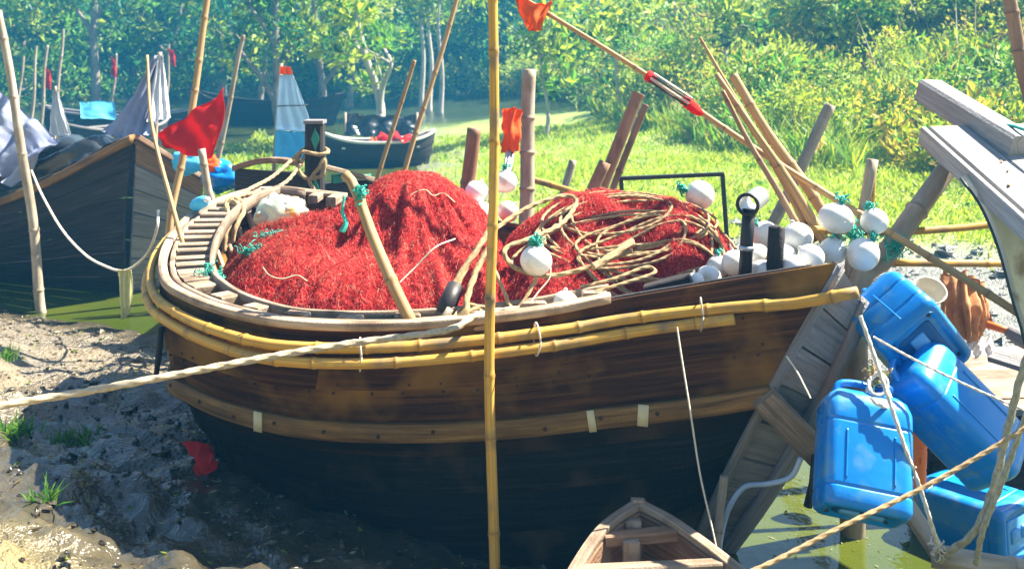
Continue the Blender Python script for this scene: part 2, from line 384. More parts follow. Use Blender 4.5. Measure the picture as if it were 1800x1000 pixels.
def ground_h(x, y):
    s1 = edge_dist(x, y, NEAR); s2 = edge_dist(x, y, FAR)
    w1 = s1 + .35 * (fbm(x * 1.2, y * 1.2) - .5); w2 = s2 + 1.2 * (fbm(x * .6, y * .6) - .5)
    bed = -.35
    n1 = .10 * np.clip(w1, -3, 3) + .02 * np.clip(w1, 0, 8)
    n1 = n1 + .10 * sstep(.5, .64, fbm(x * .9 + 3, y * .9)) * sstep(.3, 1.2, w1)
    n1 = n1 + .16 * sstep(-.5, .6, -(y - 5.9) - 1.15 * (x + 2.9)) * (y < 9)      # higher dry lip nearest the viewer
    n1 = np.where(w1 < 0, np.maximum(bed, .22 * w1), n1)
    k = np.where(x < -9, .5, 1.0) + 0 * x
    k = 1 - .55 * sstep(-7, -11, x)
    n2 = .09 * np.clip(w2, 0, 3) + .13 * np.clip(w2 - 3, 0, 4.4) + .50 * k * np.clip(w2 - 7.4, 0, 11) + .03 * np.clip(w2 - 18, 0, 45)
    n2 = np.where(w2 < 0, np.maximum(bed, .16 * w2), n2)
    h = np.maximum(n1, n2)
    near = sstep(14, 8, y)
    h = h + near * np.where(h > -.05, .045 * (fbm(x * 5, y * 5) - .5) + .06 * np.abs(fbm(x * 2.2, y * 2.2 + 9) - .5) + .035 * (fbm(x * 14, y * 14, o=3) - .5), 0)
    h = h + near * sstep(3.0, 2.2, np.hypot((x + .4) * .8, y - 6.0)) * sstep(-.02, .04, h) * (.085 * (np.abs(fbm((x * .7 + y) * 8, (x - y) * 2.2, o=3) - .5) * 2 - .25) + .06 * (fbm(x * 10, y * 10, o=3) - .5))
    h = np.where(y < -2.5, np.maximum(h, .3 + .6 * (-y - 2.5)), h)  # added unseen rise behind the camera, keeps sky light off the near hull
    h = h + (1 - near) * np.where(h > .1, .25 * (fbm(x * .8, y * .8) - .5), 0)
    return h, s1, s2
def axis(parts):
    v = np.concatenate([np.arange(a, b, s) for a, b, s in parts] + [[parts[-1][1]]])
    return v
gx = axis([(-70, -20, 5), (-20, -7, .6), (-7, 6, .042), (6, 20, .5), (20, 70, 5)])
gy = axis([(-20, 2, 2), (2, 12, .042), (12, 60, .5), (60, 110, 5)])
X, Y = np.meshgrid(gx, gy, indexing='ij')
H, S1, S2 = ground_h(X, Y)
def lerp(a, b, t): return np.asarray(a) * (1 - t[..., None]) + np.asarray(b) * t[..., None]
nz = fbm(X * 1.7, Y * 1.7); nz2 = fbm(X * .5 + 4, Y * .5)
wet = sstep(.75, .0, S1 + .5 * (nz - .5)) 
cm = lerp((.205, .158, .096), (.16, .132, .094), sstep(.35, .65, nz))
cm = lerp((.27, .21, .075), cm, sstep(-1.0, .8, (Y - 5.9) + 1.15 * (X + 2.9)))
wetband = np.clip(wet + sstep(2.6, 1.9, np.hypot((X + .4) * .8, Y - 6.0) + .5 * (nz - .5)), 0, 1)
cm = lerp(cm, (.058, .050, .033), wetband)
cg = lerp((.13, .132, .115), (.24, .33, .04), sstep(2.0, 4.2, S2 + 2.2 * (nz2 - .5) + 1.0 * (nz - .5) + 4.0 * sstep(10, 15, Y) - 1.8))
cg = lerp(cg, (.07, .10, .03), sstep(8.5, 11, S2))
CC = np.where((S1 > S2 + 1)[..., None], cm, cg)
CC = lerp(CC, (.06, .09, .03), sstep(-3, -4.5, Y))  # dark green for the added rise behind the camera
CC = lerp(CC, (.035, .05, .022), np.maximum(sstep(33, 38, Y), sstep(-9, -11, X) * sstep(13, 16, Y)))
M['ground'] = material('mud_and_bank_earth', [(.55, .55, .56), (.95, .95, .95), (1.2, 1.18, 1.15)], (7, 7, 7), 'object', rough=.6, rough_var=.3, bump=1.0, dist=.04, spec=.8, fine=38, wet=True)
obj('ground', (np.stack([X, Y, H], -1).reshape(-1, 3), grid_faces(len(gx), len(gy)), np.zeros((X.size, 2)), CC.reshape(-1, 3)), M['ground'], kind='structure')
def gz(x, y):
    return float(ground_h(np.array([float(x)]), np.array([float(y)]))[0][0])
def pond_material():
    m = bpy.data.materials.new('green_creek_water'); m.use_nodes = True
    N, L = m.node_tree.nodes, m.node_tree.links
    b = N['Principled BSDF']
    tc = N.new('ShaderNodeTexCoord')
    n1 = N.new('ShaderNodeTexNoise'); n1.inputs['Scale'].default_value = .5; n1.inputs['Detail'].default_value = 4
    L.new(tc.outputs['Object'], n1.inputs['Vector'])
    r = N.new('ShaderNodeValToRGB'); r.color_ramp.elements[0].position = .35; r.color_ramp.elements[1].position = .65
    r.color_ramp.elements[0].color = (.036, .056, .005, 1); r.color_ramp.elements[1].color = (.066, .080, .010, 1)
    L.new(n1.outputs['Fac'], r.inputs['Fac']); L.new(r.outputs['Color'], b.inputs['Base Color'])
    b.inputs['Roughness'].default_value = .06
    b.inputs['Specular IOR Level'].default_value = .5
    n2 = N.new('ShaderNodeTexNoise'); n2.inputs['Scale'].default_value = 6; n2.inputs['Detail'].default_value = 3
    L.new(tc.outputs['Object'], n2.inputs['Vector'])
    bp = N.new('ShaderNodeBump'); bp.inputs['Strength'].default_value = .22; bp.inputs['Distance'].default_value = .02
    L.new(n2.outputs['Fac'], bp.inputs['Height']); L.new(bp.outputs[0], b.inputs['Normal'])
    return m
wx, wy = np.linspace(-68, 68, 30), np.linspace(-18, 60, 30)
WX, WY = np.meshgrid(wx, wy, indexing='ij')
obj('creek_water', (np.stack([WX, WY, 0 * WX], -1).reshape(-1, 3), grid_faces(30, 30), np.zeros((900, 2)), np.ones((900, 3))), pond_material(), kind='structure')

# ------------------------------------------------------------------ hull builder
def section(G, W, B, t):
    """A hull rib at parameter t in 0..1 from gunwale G through wale W (t=.4) to bottom B."""
    tw = .4
    l0 = (t - tw) * (t - 1) / ((0 - tw) * (0 - 1)); l1 = (t - 0) * (t - 1) / (tw * (tw - 1)); l2 = t * (t - tw) / (1 - tw)
    return G * l0 + W * l1 + B * l2
def outward(P, c):
    T = np.gradient(P, axis=0); n = np.stack([T[:, 1], -T[:, 0], 0 * T[:, 0]], 1)
    n /= np.linalg.norm(n, axis=1)[:, None] + 1e-9
    s = np.sign(np.einsum('ij,ij->i', n[:, :2], P[:, :2] - np.asarray(c)[None]).sum())
    return n * s
def strake(G, W, B, t0, t1, i0, i1, th=.028, lap=.016, c=(0, 6)):
    """One hull plank between girth parameters t0,t1 and station indices i0..i1, its lower edge standing proud."""
    Pa, Pb = section(G, W, B, t0), section(G, W, B, t1)
    Pm = section(G, W, B, (t0 + t1) / 2)
    n = outward(Pm, c)
    j = slice(i0, i1 + 1)
    a, b, m, n = Pa[j], Pb[j], Pm[j], n[j]
    k = len(a)
    rows = [a - n * .004, m + n * (lap * .5 + .001), b + n * lap, b + n * (lap - th), m + n * (lap * .5 - th), a + n * (-.004 - th * .6)]
    V = np.stack(rows, 1)
    L = arclen(m)
    hgt = np.linalg.norm(b - a, axis=1).mean()
    vv = np.array([0, .5, 1, 1.1, 1.6, 2.1]) * hgt
    U = np.stack([np.broadcast_to(vv[None], (k, 6)), np.broadcast_to(L[:, None], (k, 6))], -1)
    F = []
    for q in range(k - 1):
        for w in range(6):
            F.append((q * 6 + w, q * 6 + (w + 1) % 6, (q + 1) * 6 + (w + 1) % 6, (q + 1) * 6 + w))
    F.append(tuple(range(5, -1, -1))); F.append(tuple((k - 1) * 6 + w for w in range(6)))
    return V.reshape(-1, 3), F, U.reshape(-1, 2), np.ones((k * 6, 3))

# ------------------------------------------------------------------ the large fishing boat
NS = 140
Gc = np.array([atz(1472, 462, 1.60), atz(1300, 490, 1.49), atz(1100, 524, 1.37), atz(950, 553, 1.30), atz(800, 570, 1.26), atz(650, 578, 1.245), atz(500, 572, 1.24), atz(400, 552, 1.245),
               atz(330, 527, 1.255), atz(287, 497, 1.275), atz(285, 450, 1.32), atz(310, 405, 1.37), atz(350, 372, 1.42), atz(405, 347, 1.46), atz(470, 335, 1.47),
               (-1.35, 7.95, 1.42), (-.6, 7.8, 1.34), (.2, 7.2, 1.30), (.85, 6.4, 1.32), (1.35, 5.6, 1.36), (1.62, 4.72, 1.38)])
Wc = np.array([atz(1350, 678, 1.0), atz(1250, 692, .93), atz(1050, 716, .83), atz(900, 733, .77), atz(750, 741, .73), atz(610, 740, .715), atz(500, 729, .71), atz(405, 705, .715),
               atz(345, 680, .73), atz(308, 655, .75), (-1.93, 6.1, .80), (-2.0, 6.65, .86), (-2.0, 7.15, .9), (-1.88, 7.5, .92), (-1.65, 7.68, .92),
               (-1.25, 7.75, .88), (-.55, 7.6, .82), (.2, 7.05, .8), (.8, 6.3, .82), (1.25, 5.6, .85), (1.43, 4.78, .86)])
Bc = np.array([(.88, 5.25, -.05), (.65, 5.1, -.18), (.25, 5.0, -.22), (-.1, 4.96, -.22), (-.4, 4.98, -.22), (-.7, 5.06, -.2), (-.95, 5.2, -.16), (-1.18, 5.38, -.1),
               (-1.34, 5.62, -.03), (-1.44, 5.9, .02), (-1.5, 6.2, .02), (-1.52, 6.6, .02), (-1.48, 6.9, .02), (-1.36, 7.1, .02), (-1.18, 7.2, .0),
               (-.9, 7.2, -.02), (-.4, 6.95, -.05), (.1, 6.5, -.05), (.5, 6.0, -.05), (.85, 5.6, -.05), (1.10, 5.25, -.03)])
G, W, B = catmull(Gc, NS), catmull(Wc, NS), catmull(Bc, NS)
GN = outward(G, (-.3, 6.1))
boat = thing('fishing_boat', 'large dark brown wooden fishing boat piled with red nets on the mud', 'boat', (-.3, 6, -.1))
TS = [0, .135, .27, .40, .52, .64, .76, .88, 1.0]
for k in range(8):
    mt = M['hull'] if k < 3 else M['mid'] if k == 3 else M['tar']
    cuts = [0, (52, 38, 60, 45, 30, 56, 41, 50)[k], (86, 80, 90, 84, 78, 88, 82, 86)[k], (112, 118, 108, 115, 120, 110, 114, 117)[k], NS - 1]
    for i0, i1 in zip(cuts[:-1], cuts[1:]):
        obj('hull_plank', MB().add(*strake(G, W, B, TS[k] - (.012 if k else 0), TS[k + 1], i0, i1 if i1 == NS - 1 else i1, c=(-.3, 6.1))), mt, boat, smooth=False)
# rub rail along the wale, with bolts, wrapping a little past the stern corner
sel = slice(0, 88)
Wp = section(G, W, B, .43)[sel]; Wn = outward(section(G, W, B, .43), (-.3, 6.1))[sel]
ups = np.repeat(np.array([[0, 0, 1.0]]), len(Wp), 0)
ext = Wp[0] + (Wp[0] - Wp[2]) * .55
Wpx = np.vstack([ext, Wp]); Wnx = np.vstack([Wn[:1], Wn]); upx = np.vstack([ups[:1], ups])
rail = obj('rub_rail', MB().add(*sweep(Wpx + Wnx * .032, Wnx, upx, rsec(.05, .095, .18))), M['wale'], boat)
Lw = arclen(Wp)
for q, s in enumerate(np.arange(.5, Lw[-1] - .2, .27)):
    p = by_length(Wp, [s])[0]; n = np.array([np.interp(s, Lw, Wn[:, i]) for i in range(3)])
    c = p + n * .058 + np.array([0, 0, .012 * math.sin(q * 2.1)])
    obj('bolt', MB().add(*tube([c - n * .006, c + n * .006], .010, 8)), M['bolt'], rail)
for px, w, sl in ((1130, .05, .1), (1050, .035, -.3), (475, .055, 0)):
    i = int(np.argmin(np.abs(900 + Wp[:60, 0] / Wp[:60, 1] * FPX - px)))
    p = Wp[i] + Wn[i] * .060; t = np.cross([0, 0, 1], Wn[i])
    obj('tape_patch', MB().add(*board(p + np.array([0, 0, .05]) + t * sl * .05, p - np.array([0, 0, .05]), w, .006, up=Wn[i])), M['pale_p'], rail)
# stern transom: stacked boards between the two hull corners, a corner post, and a rail end
ts = np.linspace(0, 1, 9)
for k in range(8):
    t0, t1 = ts[k] + .003, ts[k + 1] - .003
    a0, a1 = section(G, W, B, t0)[0], section(G, W, B, t1)[0]
    b0, b1 = section(G, W, B, t0)[-1], section(G, W, B, t1)[-1]
    nrm = np.cross(b0 - a0, a1 - a0); nrm /= np.linalg.norm(nrm)
    if nrm[1] > 0: nrm = -nrm
    q = nrm * (.012 + .006 * ((k * 7) % 3)); e = nrm * -.025
    mb = MB()
    nseg = 5
    V = []; U = []
    for i in range(nseg):
        f = i / (nseg - 1)
        for P0, w in ((a0 + (b0 - a0) * f + q, 0), (a1 + (b1 - a1) * f + q, .14), (a1 + (b1 - a1) * f + e, .17), (a0 + (b0 - a0) * f + e, .3)):
            V.append(P0); U.append((w, f * .5))
    F = [(i * 4 + j, i * 4 + (j + 1) % 4, (i + 1) * 4 + (j + 1) % 4, (i + 1) * 4 + j) for i in range(nseg - 1) for j in range(4)]
    F += [(3, 2, 1, 0), tuple((nseg - 1) * 4 + j for j in range(4))]
    obj('transom_board', mb.add(V, F, np.array(U)), M['grey_wood'], boat, smooth=False)
tt = np.linspace(0, 1, 16)
Ea = np.array([section(G, W, B, t)[0] for t in tt]); Eb = np.array([section(G, W, B, t)[-1] for t in tt])
across = (Eb - Ea); across /= np.linalg.norm(across, axis=1)[:, None]
dn = np.gradient(Ea, axis=0); dn /= np.linalg.norm(dn, axis=1)[:, None]
tn = np.cross(across, dn); tn *= np.sign(-tn[:, 1])[:, None]
obj('corner_post', MB().add(*sweep(Eb - across * .03 + tn * .035, across, tn, rsec(.075, .045))), M['grey_wood'], boat)
obj('corner_post', MB().add(*sweep(Ea + across * .012 + tn * .022, across, tn, rsec(.045, .03))), M['grey_wood'], boat)
pa, pb = section(G, W, B, .43)[0], section(G, W, B, .43)[-1]
dd = (pb - pa) / np.linalg.norm(pb - pa)
obj('rail_end', MB().add(*board(pa - dd * .03 + tn[6] * .07 + [0, 0, .03], at(1440, 800, 4.66), .12, .06, up=tn[6])), M['pale_wood'], boat, smooth=False)
# inner floor and ribs
fl = section(G, W, B, .52); fi = np.arange(0, NS, 3)
ctr = fl[fi].mean(0); V = np.vstack([fl[fi] * .97 + ctr * .03, [ctr]]); V[:, 2] = .78
obj('floor', MB().add(V, [(i, (i + 1) % len(fi), len(fi)) for i in range(len(fi))]), M['dark_wood'], boat)
for s in list(range(62, 112, 3)):
    p = np.array([section(G, W, B, t)[s] for t in np.linspace(.02, .5, 6)]) - GN[s] * .045
    obj('rib', MB().add(*sweep(p, np.repeat(np.cross(GN[s], [0, 0, 1])[None], 6, 0), np.repeat(GN[s][None], 6, 0), rsec(.045, .03))), M['pale_wood'], boat, smooth=False)
# capping: outer rail, inner rail and the spacer blocks between them (a ladder all round the bow)
i0, i1 = 15, 106
Gs, Gn = G[i0:i1], GN[i0:i1]
ups = np.repeat(np.array([[0, 0, 1.0]]), len(Gs), 0)
uu = np.arange(i0, i1)
lad = .10 + .16 * sstep(40, 78, uu)[:, None]                     # the ladder widens round the bow
obj('outer_rail', MB().add(*sweep(Gs - Gn * .012 + ups * .010, Gn, ups, rsec(.05, .04))), M['pale_wood'], boat)
obj('cap_rail', MB().add(*sweep(Gs - Gn * .066 + ups * .010, Gn, ups, rsec(.03, .03))), M['pale_wood'], boat)
obj('inner_rail', MB().add(*sweep((Gs - Gn * (lad + .06) + ups * (.005 + .035 * sstep(45, 75, uu)[:, None]))[:-3], Gn[:-3], ups[:-3], rsec(.03, .075))), M['pale_wood'], boat)
Lg = arclen(Gs); s = .06; q = 0
while s < Lg[-1] - .05:
    p = by_length(Gs, [s])[0]; n = np.array([np.interp(s, Lg, Gn[:, i]) for i in range(3)]); n /= np.linalg.norm(n)
    l = float(np.interp(s, Lg, lad[:, 0]))
    frac = s / Lg[-1]
    a, b = p - n * .085, p - n * (l + .05)
    obj('spacer_block', MB().add(*board(a, b, .075 + .05 * (frac < .5), .06 + .01 * (q % 2))), M['pale_wood'], boat, smooth=False)
    s += .30 if frac < .42 else .155; q += 1
# washboard lining and a sill plank inside the stern
Gq = G[2:19]; Gqn = GN[2:19]; u2 = np.repeat(np.array([[0, 0, 1.0]]), len(Gq), 0)
obj('washboard', MB().add(*sweep(Gq - Gqn * .055 - u2 * .045, Gqn, u2, rsec(.03, .10))), M['dark_wood'], boat)
obj('inner_sill', MB().add(*board(at(1135, 512, 4.95), at(1215, 492, 4.9), .09, .06)), M['dark_wood'], boat, smooth=False)
# nail heads in rows along the upper planks
mb = MB()
for t_ in (.115, .15, .25, .285):
    P_ = section(G, W, B, t_); N_ = outward(P_, (-.3, 6.1))
    for i in range(3, 78, 3):
        jt = .3 * math.sin(i * 5.3 + t_ * 40); p_ = P_[i] * (1 - abs(jt)) + P_[i + (1 if jt > 0 else -1)] * abs(jt) + N_[i] * .016
        mb.add(*tube([p_ - N_[i] * .008, p_ + N_[i] * .004], .0065, 6))
obj('nail_heads', mb, M['bolt'], boat, kind='stuff')
# bamboo fenders lashed along the outside
def fender(drop, off, i0, i1, ext0=None, spacing=.3, r=.026, seed=1, mat='bamboo_y'):
    i = np.arange(i0, i1)
    P = G[i] + GN[i] * off; P[:, 2] -= np.interp(i, *drop)
    if ext0 is not None: P = np.vstack([ext0, P])
    return bamboo_data(P[::3] if ext0 is None else np.vstack([P[:1], P[1::3]]), r, r * .9, spacing, seed=seed)
up_drop = ([0, 7, 14, 21, 28, 42, 60, 100], [.155, .115, .085, .07, .07, .075, .06, .05])
lo_drop = ([0, 7, 14, 21, 28, 42, 60, 100], [.20, .165, .145, .13, .13, .14, .12, .09])
obj('bamboo_fender', MB().add(*fender(up_drop, .055, 3, 104, at(1506, 513, 4.38), seed=3)), M['bamboo_y'], boat)
obj('bamboo_fender', MB().add(*fender(lo_drop, .075, 7, 92, None, seed=5)), M['bamboo_y'], boat)
for px in (950, 1228, 1245, 640):
    i = int(np.argmin(np.abs(900 + G[:60, 0] / G[:60, 1] * FPX - px)))
    c = G[i] + GN[i] * .062; c[2] -= np.interp(i, *lo_drop) - .035
    t = np.cross(GN[i], [0, 0, 1.0]); th = np.linspace(0, 2 * np.pi, 22)
    P = c + .045 * np.cos(th)[:, None] * GN[i] + .075 * np.sin(th)[:, None] * np.array([0, 0, 1.0]) + (.012 * np.sin(th * .5) * 2)[:, None] * t
    obj('lashing', MB().add(*tube(P, .0045, 6)), M['rope_w'], boat)

# ------------------------------------------------------------------ nets
def lobe(x, y, cx, cy, rx, ry, h, base, e=.75, a=0.0):
    ca, sa = math.cos(a), math.sin(a)
    u = ((x - cx) * ca + (y - cy) * sa) / rx; v = (-(x - cx) * sa + (y - cy) * ca) / ry
    return base + (h - base) * np.clip(1 - u * u - v * v, 0, 1) ** e
def smax(zs, k=14.0):
    return np.log(sum(np.exp(k * z) for z in zs)) / k - .04
BASE1, BASE2 = .80, .82
def net1(x, y):
    x, y = np.asarray(x, float), np.asarray(y, float)
    z = smax([lobe(x, y, -.60, 6.25, .74, .85, 1.83, BASE1, .8), lobe(x, y, -1.30, 6.02, .50, .66, 1.53, BASE1, .42), lobe(x, y, -.74, 5.62, .82, .52, 1.44, BASE1, .5),
              lobe(x, y, -.22, 5.7, .46, .55, 1.42, BASE1, .6), lobe(x, y, -.98, 6.15, .42, .6, 1.60, BASE1, .6)])
    th = np.arctan2(y - 6.25, x + .62)
    z = z + .075 * (fbm(th * 3.5 + 3, np.hypot(x + .62, y - 6.25) * 1.5) - .5) * 2 * sstep(.08, .45, np.hypot(x + .62, y - 6.25)) * sstep(BASE1, BASE1 + .3, z) + .05 * (fbm(x * 7, y * 7) - .5)
    rid = 1 - np.abs(2 * fbm(th * 4.2 + 11, np.hypot(x + .62, y - 6.25) * 1.1, o=3) - 1)
    return z + .15 * (rid - .8) * sstep(.08, .5, np.hypot(x + .62, y - 6.25)) * sstep(BASE1 + .1, BASE1 + .4, z)
def net2(x, y):
    x, y = np.asarray(x, float), np.asarray(y, float)
    z = smax([lobe(x, y, .48, 6.0, .72, .72, 1.73, BASE2, .6), lobe(x, y, .28, 5.5, .50, .44, 1.46, BASE2, .55), lobe(x, y,   .90, 5.74, .46, .55, 1.72, BASE2, .5)])
    rid = 1 - np.abs(2 * fbm(x * 2.6 + 4, y * 2.0, o=3) - 1)
    return z + .05 * (fbm(x * 6 + 5, y * 6) - .5) + .10 * (rid - .8) * sstep(BASE2 + .1, BASE2 + .4, z)
def net_thing(name, label, f, box, base, nthreads, cols, seed):
    x0, x1, y0, y1 = box
    xs, ys = np.arange(x0, x1, .022), np.arange(y0, y1, .022)
    X, Y = np.meshgrid(xs, ys, indexing='ij'); Z = f(X, Y)
    F = grid_faces(len(xs), len(ys)); z = Z.ravel()
    F = F[(z[F] > base + .13).all(1)]
    used = np.unique(F); remap = -np.ones(X.size, int); remap[used] = np.arange(len(used))
    V = np.stack([X.ravel(), Y.ravel(), z], 1)[used]
    t = thing(name, label, 'fishing net', (V[:, 0].mean(), V[:, 1].mean(), base))
    obj('net_mass', (V, remap[F], np.zeros((len(V), 2)), np.ones((len(V), 3))), M['net'], t)
    rg = np.random.default_rng(seed)
    n, k = nthreads, 5
    px = rg.uniform(x0, x1, n * 3); py = rg.uniform(y0, y1, n * 3)
    zz = f(px, py); ok = np.where(zz > base + .17)[0][:n]; px, py = px[ok], py[ok]; n = len(px)
    e = .02
    gxv, gyv = (f(px + e, py) - f(px - e, py)) / (2 * e), (f(px, py + e) - f(px, py - e)) / (2 * e)
    ang = np.arctan2(-gyv, -gxv) + rg.normal(0, 2.0, n)
    curl = rg.normal(0, .9, n); step = rg.uniform(.006, .019, n)
    lift0 = np.abs(rg.normal(0, .0055, n))
    P = np.zeros((n, k, 3))
    cx, cy = px.copy(), py.copy()
    for q in range(k):
        P[:, q, 0], P[:, q, 1] = cx, cy
        P[:, q, 2] = f(cx, cy) + .004 + lift0 * math.sin(math.pi * q / (k - 1)) * 1.8 + rg.normal(0, .0025, n)
        sl = np.sqrt(1 + gxv ** 2 + gyv ** 2)
        cx = cx + np.cos(ang) * step / np.minimum(sl, 3); cy = cy + np.sin(ang) * step / np.minimum(sl, 3)
        ang = ang + curl + rg.normal(0, .25, n)
    T = np.gradient(P, axis=1); T /= np.linalg.norm(T, axis=2)[..., None] + 1e-9
    A1 = np.cross(T, np.array([.3, .2, .93])); A1 /= np.linalg.norm(A1, axis=2)[..., None] + 1e-9
    A2 = np.cross(T, A1)
    r = rg.uniform(.0005, .0012, n)[:, None, None]
    ring = [P + r * (math.cos(a) * A1 + math.sin(a) * A2) for a in (0, 2.094, 4.189)]
    V = np.stack(ring, 2).reshape(-1, 3)
    b = (np.arange(n) * k * 3)[:, None, None] + (np.arange(k - 1) * 3)[None, :, None]
    FF = []
    for j in range(3):
        j2 = (j + 1) % 3
        FF.append(np.stack([b[..., 0] + j, b[..., 0] + j2, b[..., 0] + 3 + j2, b[..., 0] + 3 + j], -1).reshape(-1, 4))
    FF = np.vstack(FF)
    brown = sstep(-1.0, -1.45, px)[:, None] * sstep(.3, .6, fbm(px * 2, py * 2))[:, None]
    c = np.array(cols)[rg.choice(len(cols), n, p=np.array([.34, .32, .2, .09, .05]))] * rg.uniform(.75, 1.25, (n, 1))
    c = c * (1 - .75 * brown) + brown * .75 * np.array([.36, .10, .06])
    obj('loose_threads', (V, FF, np.zeros((len(V), 2)), np.repeat(np.clip(c, 0, 1), k * 3, axis=0)), M['thread'], t, kind='stuff')
    return t
REDS = [(.60, .045, .045), (.72, .10, .085), (.42, .016, .022), (.82, .26, .21), (.68, .38, .25)]
net_thing('fishing_net', 'tall heap of red fishing net behind the leaning bamboo stake', net1, (-1.85, .25, 4.98, 7.15), BASE1, 32000, REDS, 3)
net_thing('fishing_net', 'lower heap of red net strewn with tan rope coils near the stern', net2, (-.25, 1.35, 5.0, 6.75), BASE2, 19000, REDS, 4)

def scrap(name, label, centre, size, n, seed, mat='teal', cat='netting'):
    """A tangle of short cords."""
    rg = np.random.default_rng(seed); mb = MB()
    for i in range(n):
        c = np.asarray(centre) + rg.normal(0, .33, 3) * size
        P = [c]
        d = rg.normal(0, 1, 3)
        for q in range(7):
            d = d * .5 + rg.normal(0, .8, 3) + .4 * (np.asarray(centre) - P[-1]) / np.asarray(size)
            P.append(P[-1] + d / np.linalg.norm(d) * min(size) * .35)
        mb.add(*tube(catmull(P, 14), .0028, 4))
    return tag(obj(name, mb, M[mat]), label, cat)
scrap('net_scrap', 'teal net scrap bunched at the bow end beside the red heap', at(372, 492, 5.62), (.09, .06, .11), 70, 1)
for q, (px, py, lb, s) in enumerate(((478, 415, 'faded teal net scrap on the crest of the red heap', (.11, .05, .03)), (440, 446, 'small faded teal net patch on the flank of the red heap', (.09, .05, .045)))):
    p = at(px, py, 5.75); d = 5.75
    for dd in np.arange(5.0, 7, .02):
        p = at(px, py, dd)
        if net1(p[0:1], p[1:2])[0] > p[2]: break
    scrap('net_scrap', lb, p + np.array([0, -.01, .012]), s, 34, 20 + q)
scrap('net_scrap', 'teal cord tangle in the stern corner beside the dark sill plank', at(1062, 515, 5.0), (.03, .03, .03), 20, 9)

# ------------------------------------------------------------------ ropes
def rope(name, label, pts, r, mat='rope', twist=True, cat='rope', group=None):
    return tag(obj(name, MB().add(*rope_data(pts, r, twist=twist)), M[mat]), label, cat, group)
rope('mooring_rope', 'thick twisted mooring rope running from the boat rail across the mud', A((-420, 790, 3.3), (-150, 744, 3.7), (0, 713, 3.95), (150, 688, 4.1), (300, 660, 4.25), (480, 626, 4.4), (620, 603, 4.5), (740, 588, 4.55), (800, 576, 4.62), (835, 556, 4.75), (890, 545, 4.85), (1000, 541, 4.85), (1100, 530, 4.87)), .0145, 'rope_m')
def on_net(x, y, lift=.012):
    return np.stack([x, y, np.maximum(np.maximum(net1(x, y), net2(x, y)), 1.05) + lift], 1)
# one long coil flung over the second heap
rg = np.random.default_rng(5); th = np.linspace(.4, 2 * np.pi * 9.2, 420)
turn = th / (2 * np.pi)
cx, cy = .62 + .10 * np.sin(turn * 2.1), 5.62 + .10 * np.cos(turn * 1.7)
rx, ry = .46 + .10 * np.sin(turn * 1.3 + 1), .24 + .10 * np.sin(turn * 2.3)
x, y = cx + rx * np.cos(th + .3) + .10 * np.sin(th), cy + ry * np.sin(th)
P = on_net(x, y, .012 + .010 * (np.arange(420) % 7) / 7)
P[:, 2] = np.convolve(np.pad(P[:, 2], 6, mode='edge'), np.ones(13) / 13, 'valid') + .012
tag(obj('rope_coil', MB().add(*rope_data(P, .0078, seg=.010)), M['rope']), 'long tan rope lying in loops over the lower red heap', 'rope')
th = np.linspace(0, 2 * np.pi * 5.3, 260); turn = th / (2 * np.pi)
x = .78 + (.38 + .06 * np.sin(turn * 3)) * np.cos(th); y = 5.42 + .06 * np.sin(turn * 2.2) + (.13 + .05 * np.cos(turn * 1.7)) * np.sin(th)
P = on_net(x, y, .02); P[:, 2] = np.convolve(np.pad(P[:, 2], 4, mode='edge'), np.ones(9) / 9, 'valid') + .012 + .012 * turn / 5
tag(obj('rope_coil', MB().add(*rope_data(P, .0078, seg=.010)), M['rope']), 'flattened coil of tan rope stacked at the stern side of the lower heap', 'rope')
rope('rope_loop', 'thick tan rope looping high over the lower red heap behind the yellow pole', A((805, 500, 5.05), (842, 432, 5.25), (905, 378, 5.5), (965, 350, 5.65), (1005, 345, 5.7), (1012, 360, 5.65), (985, 395, 5.4), (930, 420, 5.2), (888, 438, 5.1), (905, 470, 5.0), (965, 485, 5.0), (1040, 468, 5.05), (1110, 440, 5.15)), .012)
rope('thick_rope', 'pair of thick tan rope strands hanging between the two red heaps', A((866, 395, 5.35), (838, 440, 5.2), (810, 480, 5.1), (788, 520, 5.0), (775, 552, 4.9), (790, 566, 4.82), (818, 548, 4.82), (822, 520, 4.9), (840, 470, 5.05), (862, 430, 5.15)), .015)
rope('thick_rope', 'short frayed rope end slanting up the front of the lower heap', A((1042, 470, 4.98), (1075, 450, 5.05), (1112, 425, 5.15)), .018)
rope('rope_loop', 'rope bight dangling below the white float before the lower heap', A((868, 470, 5.0), (885, 510, 4.92), (905, 545, 4.86), (935, 505, 4.93), (950, 470, 5.0)), .009)
rope('rope_pile', 'knotted tan rope heaped on the rail beside the yellow pole', A((795, 572, 4.78), (805, 548, 4.86), (828, 536, 4.9), (846, 548, 4.86), (838, 566, 4.8), (815, 572, 4.78), (822, 550, 4.84), (850, 540, 4.88), (872, 556, 4.84), (858, 574, 4.78), (835, 578, 4.76), (870, 566, 4.78), (900, 552, 4.82), (960, 546, 4.84), (1010, 540, 4.86), (1000, 552, 4.84), (930, 556, 4.82)), .010)
rope('rope_piece', 'two loose tan rope strands crossing the dark stern lining', A((1020, 505, 4.98), (1080, 490, 5.0), (1135, 470, 5.05), (1150, 480, 5.02), (1100, 497, 4.96), (1040, 515, 4.92)), .009)
rope('twine', 'fine pale cord curving over the flank of the tall heap', A((702, 497, 5.03), (730, 470, 5.08), (765, 435, 5.12), (800, 420, 5.2)), .004, 'rope_w', False, 'cord')
rope('twine', 'fine pale cord curling on the crest of the tall heap', A((712, 352, 5.93), (730, 338, 5.97), (748, 334, 6.0), (762, 344, 5.97), (780, 340, 6.0), (800, 356, 5.95)), .0035, 'rope_m', False, 'cord')
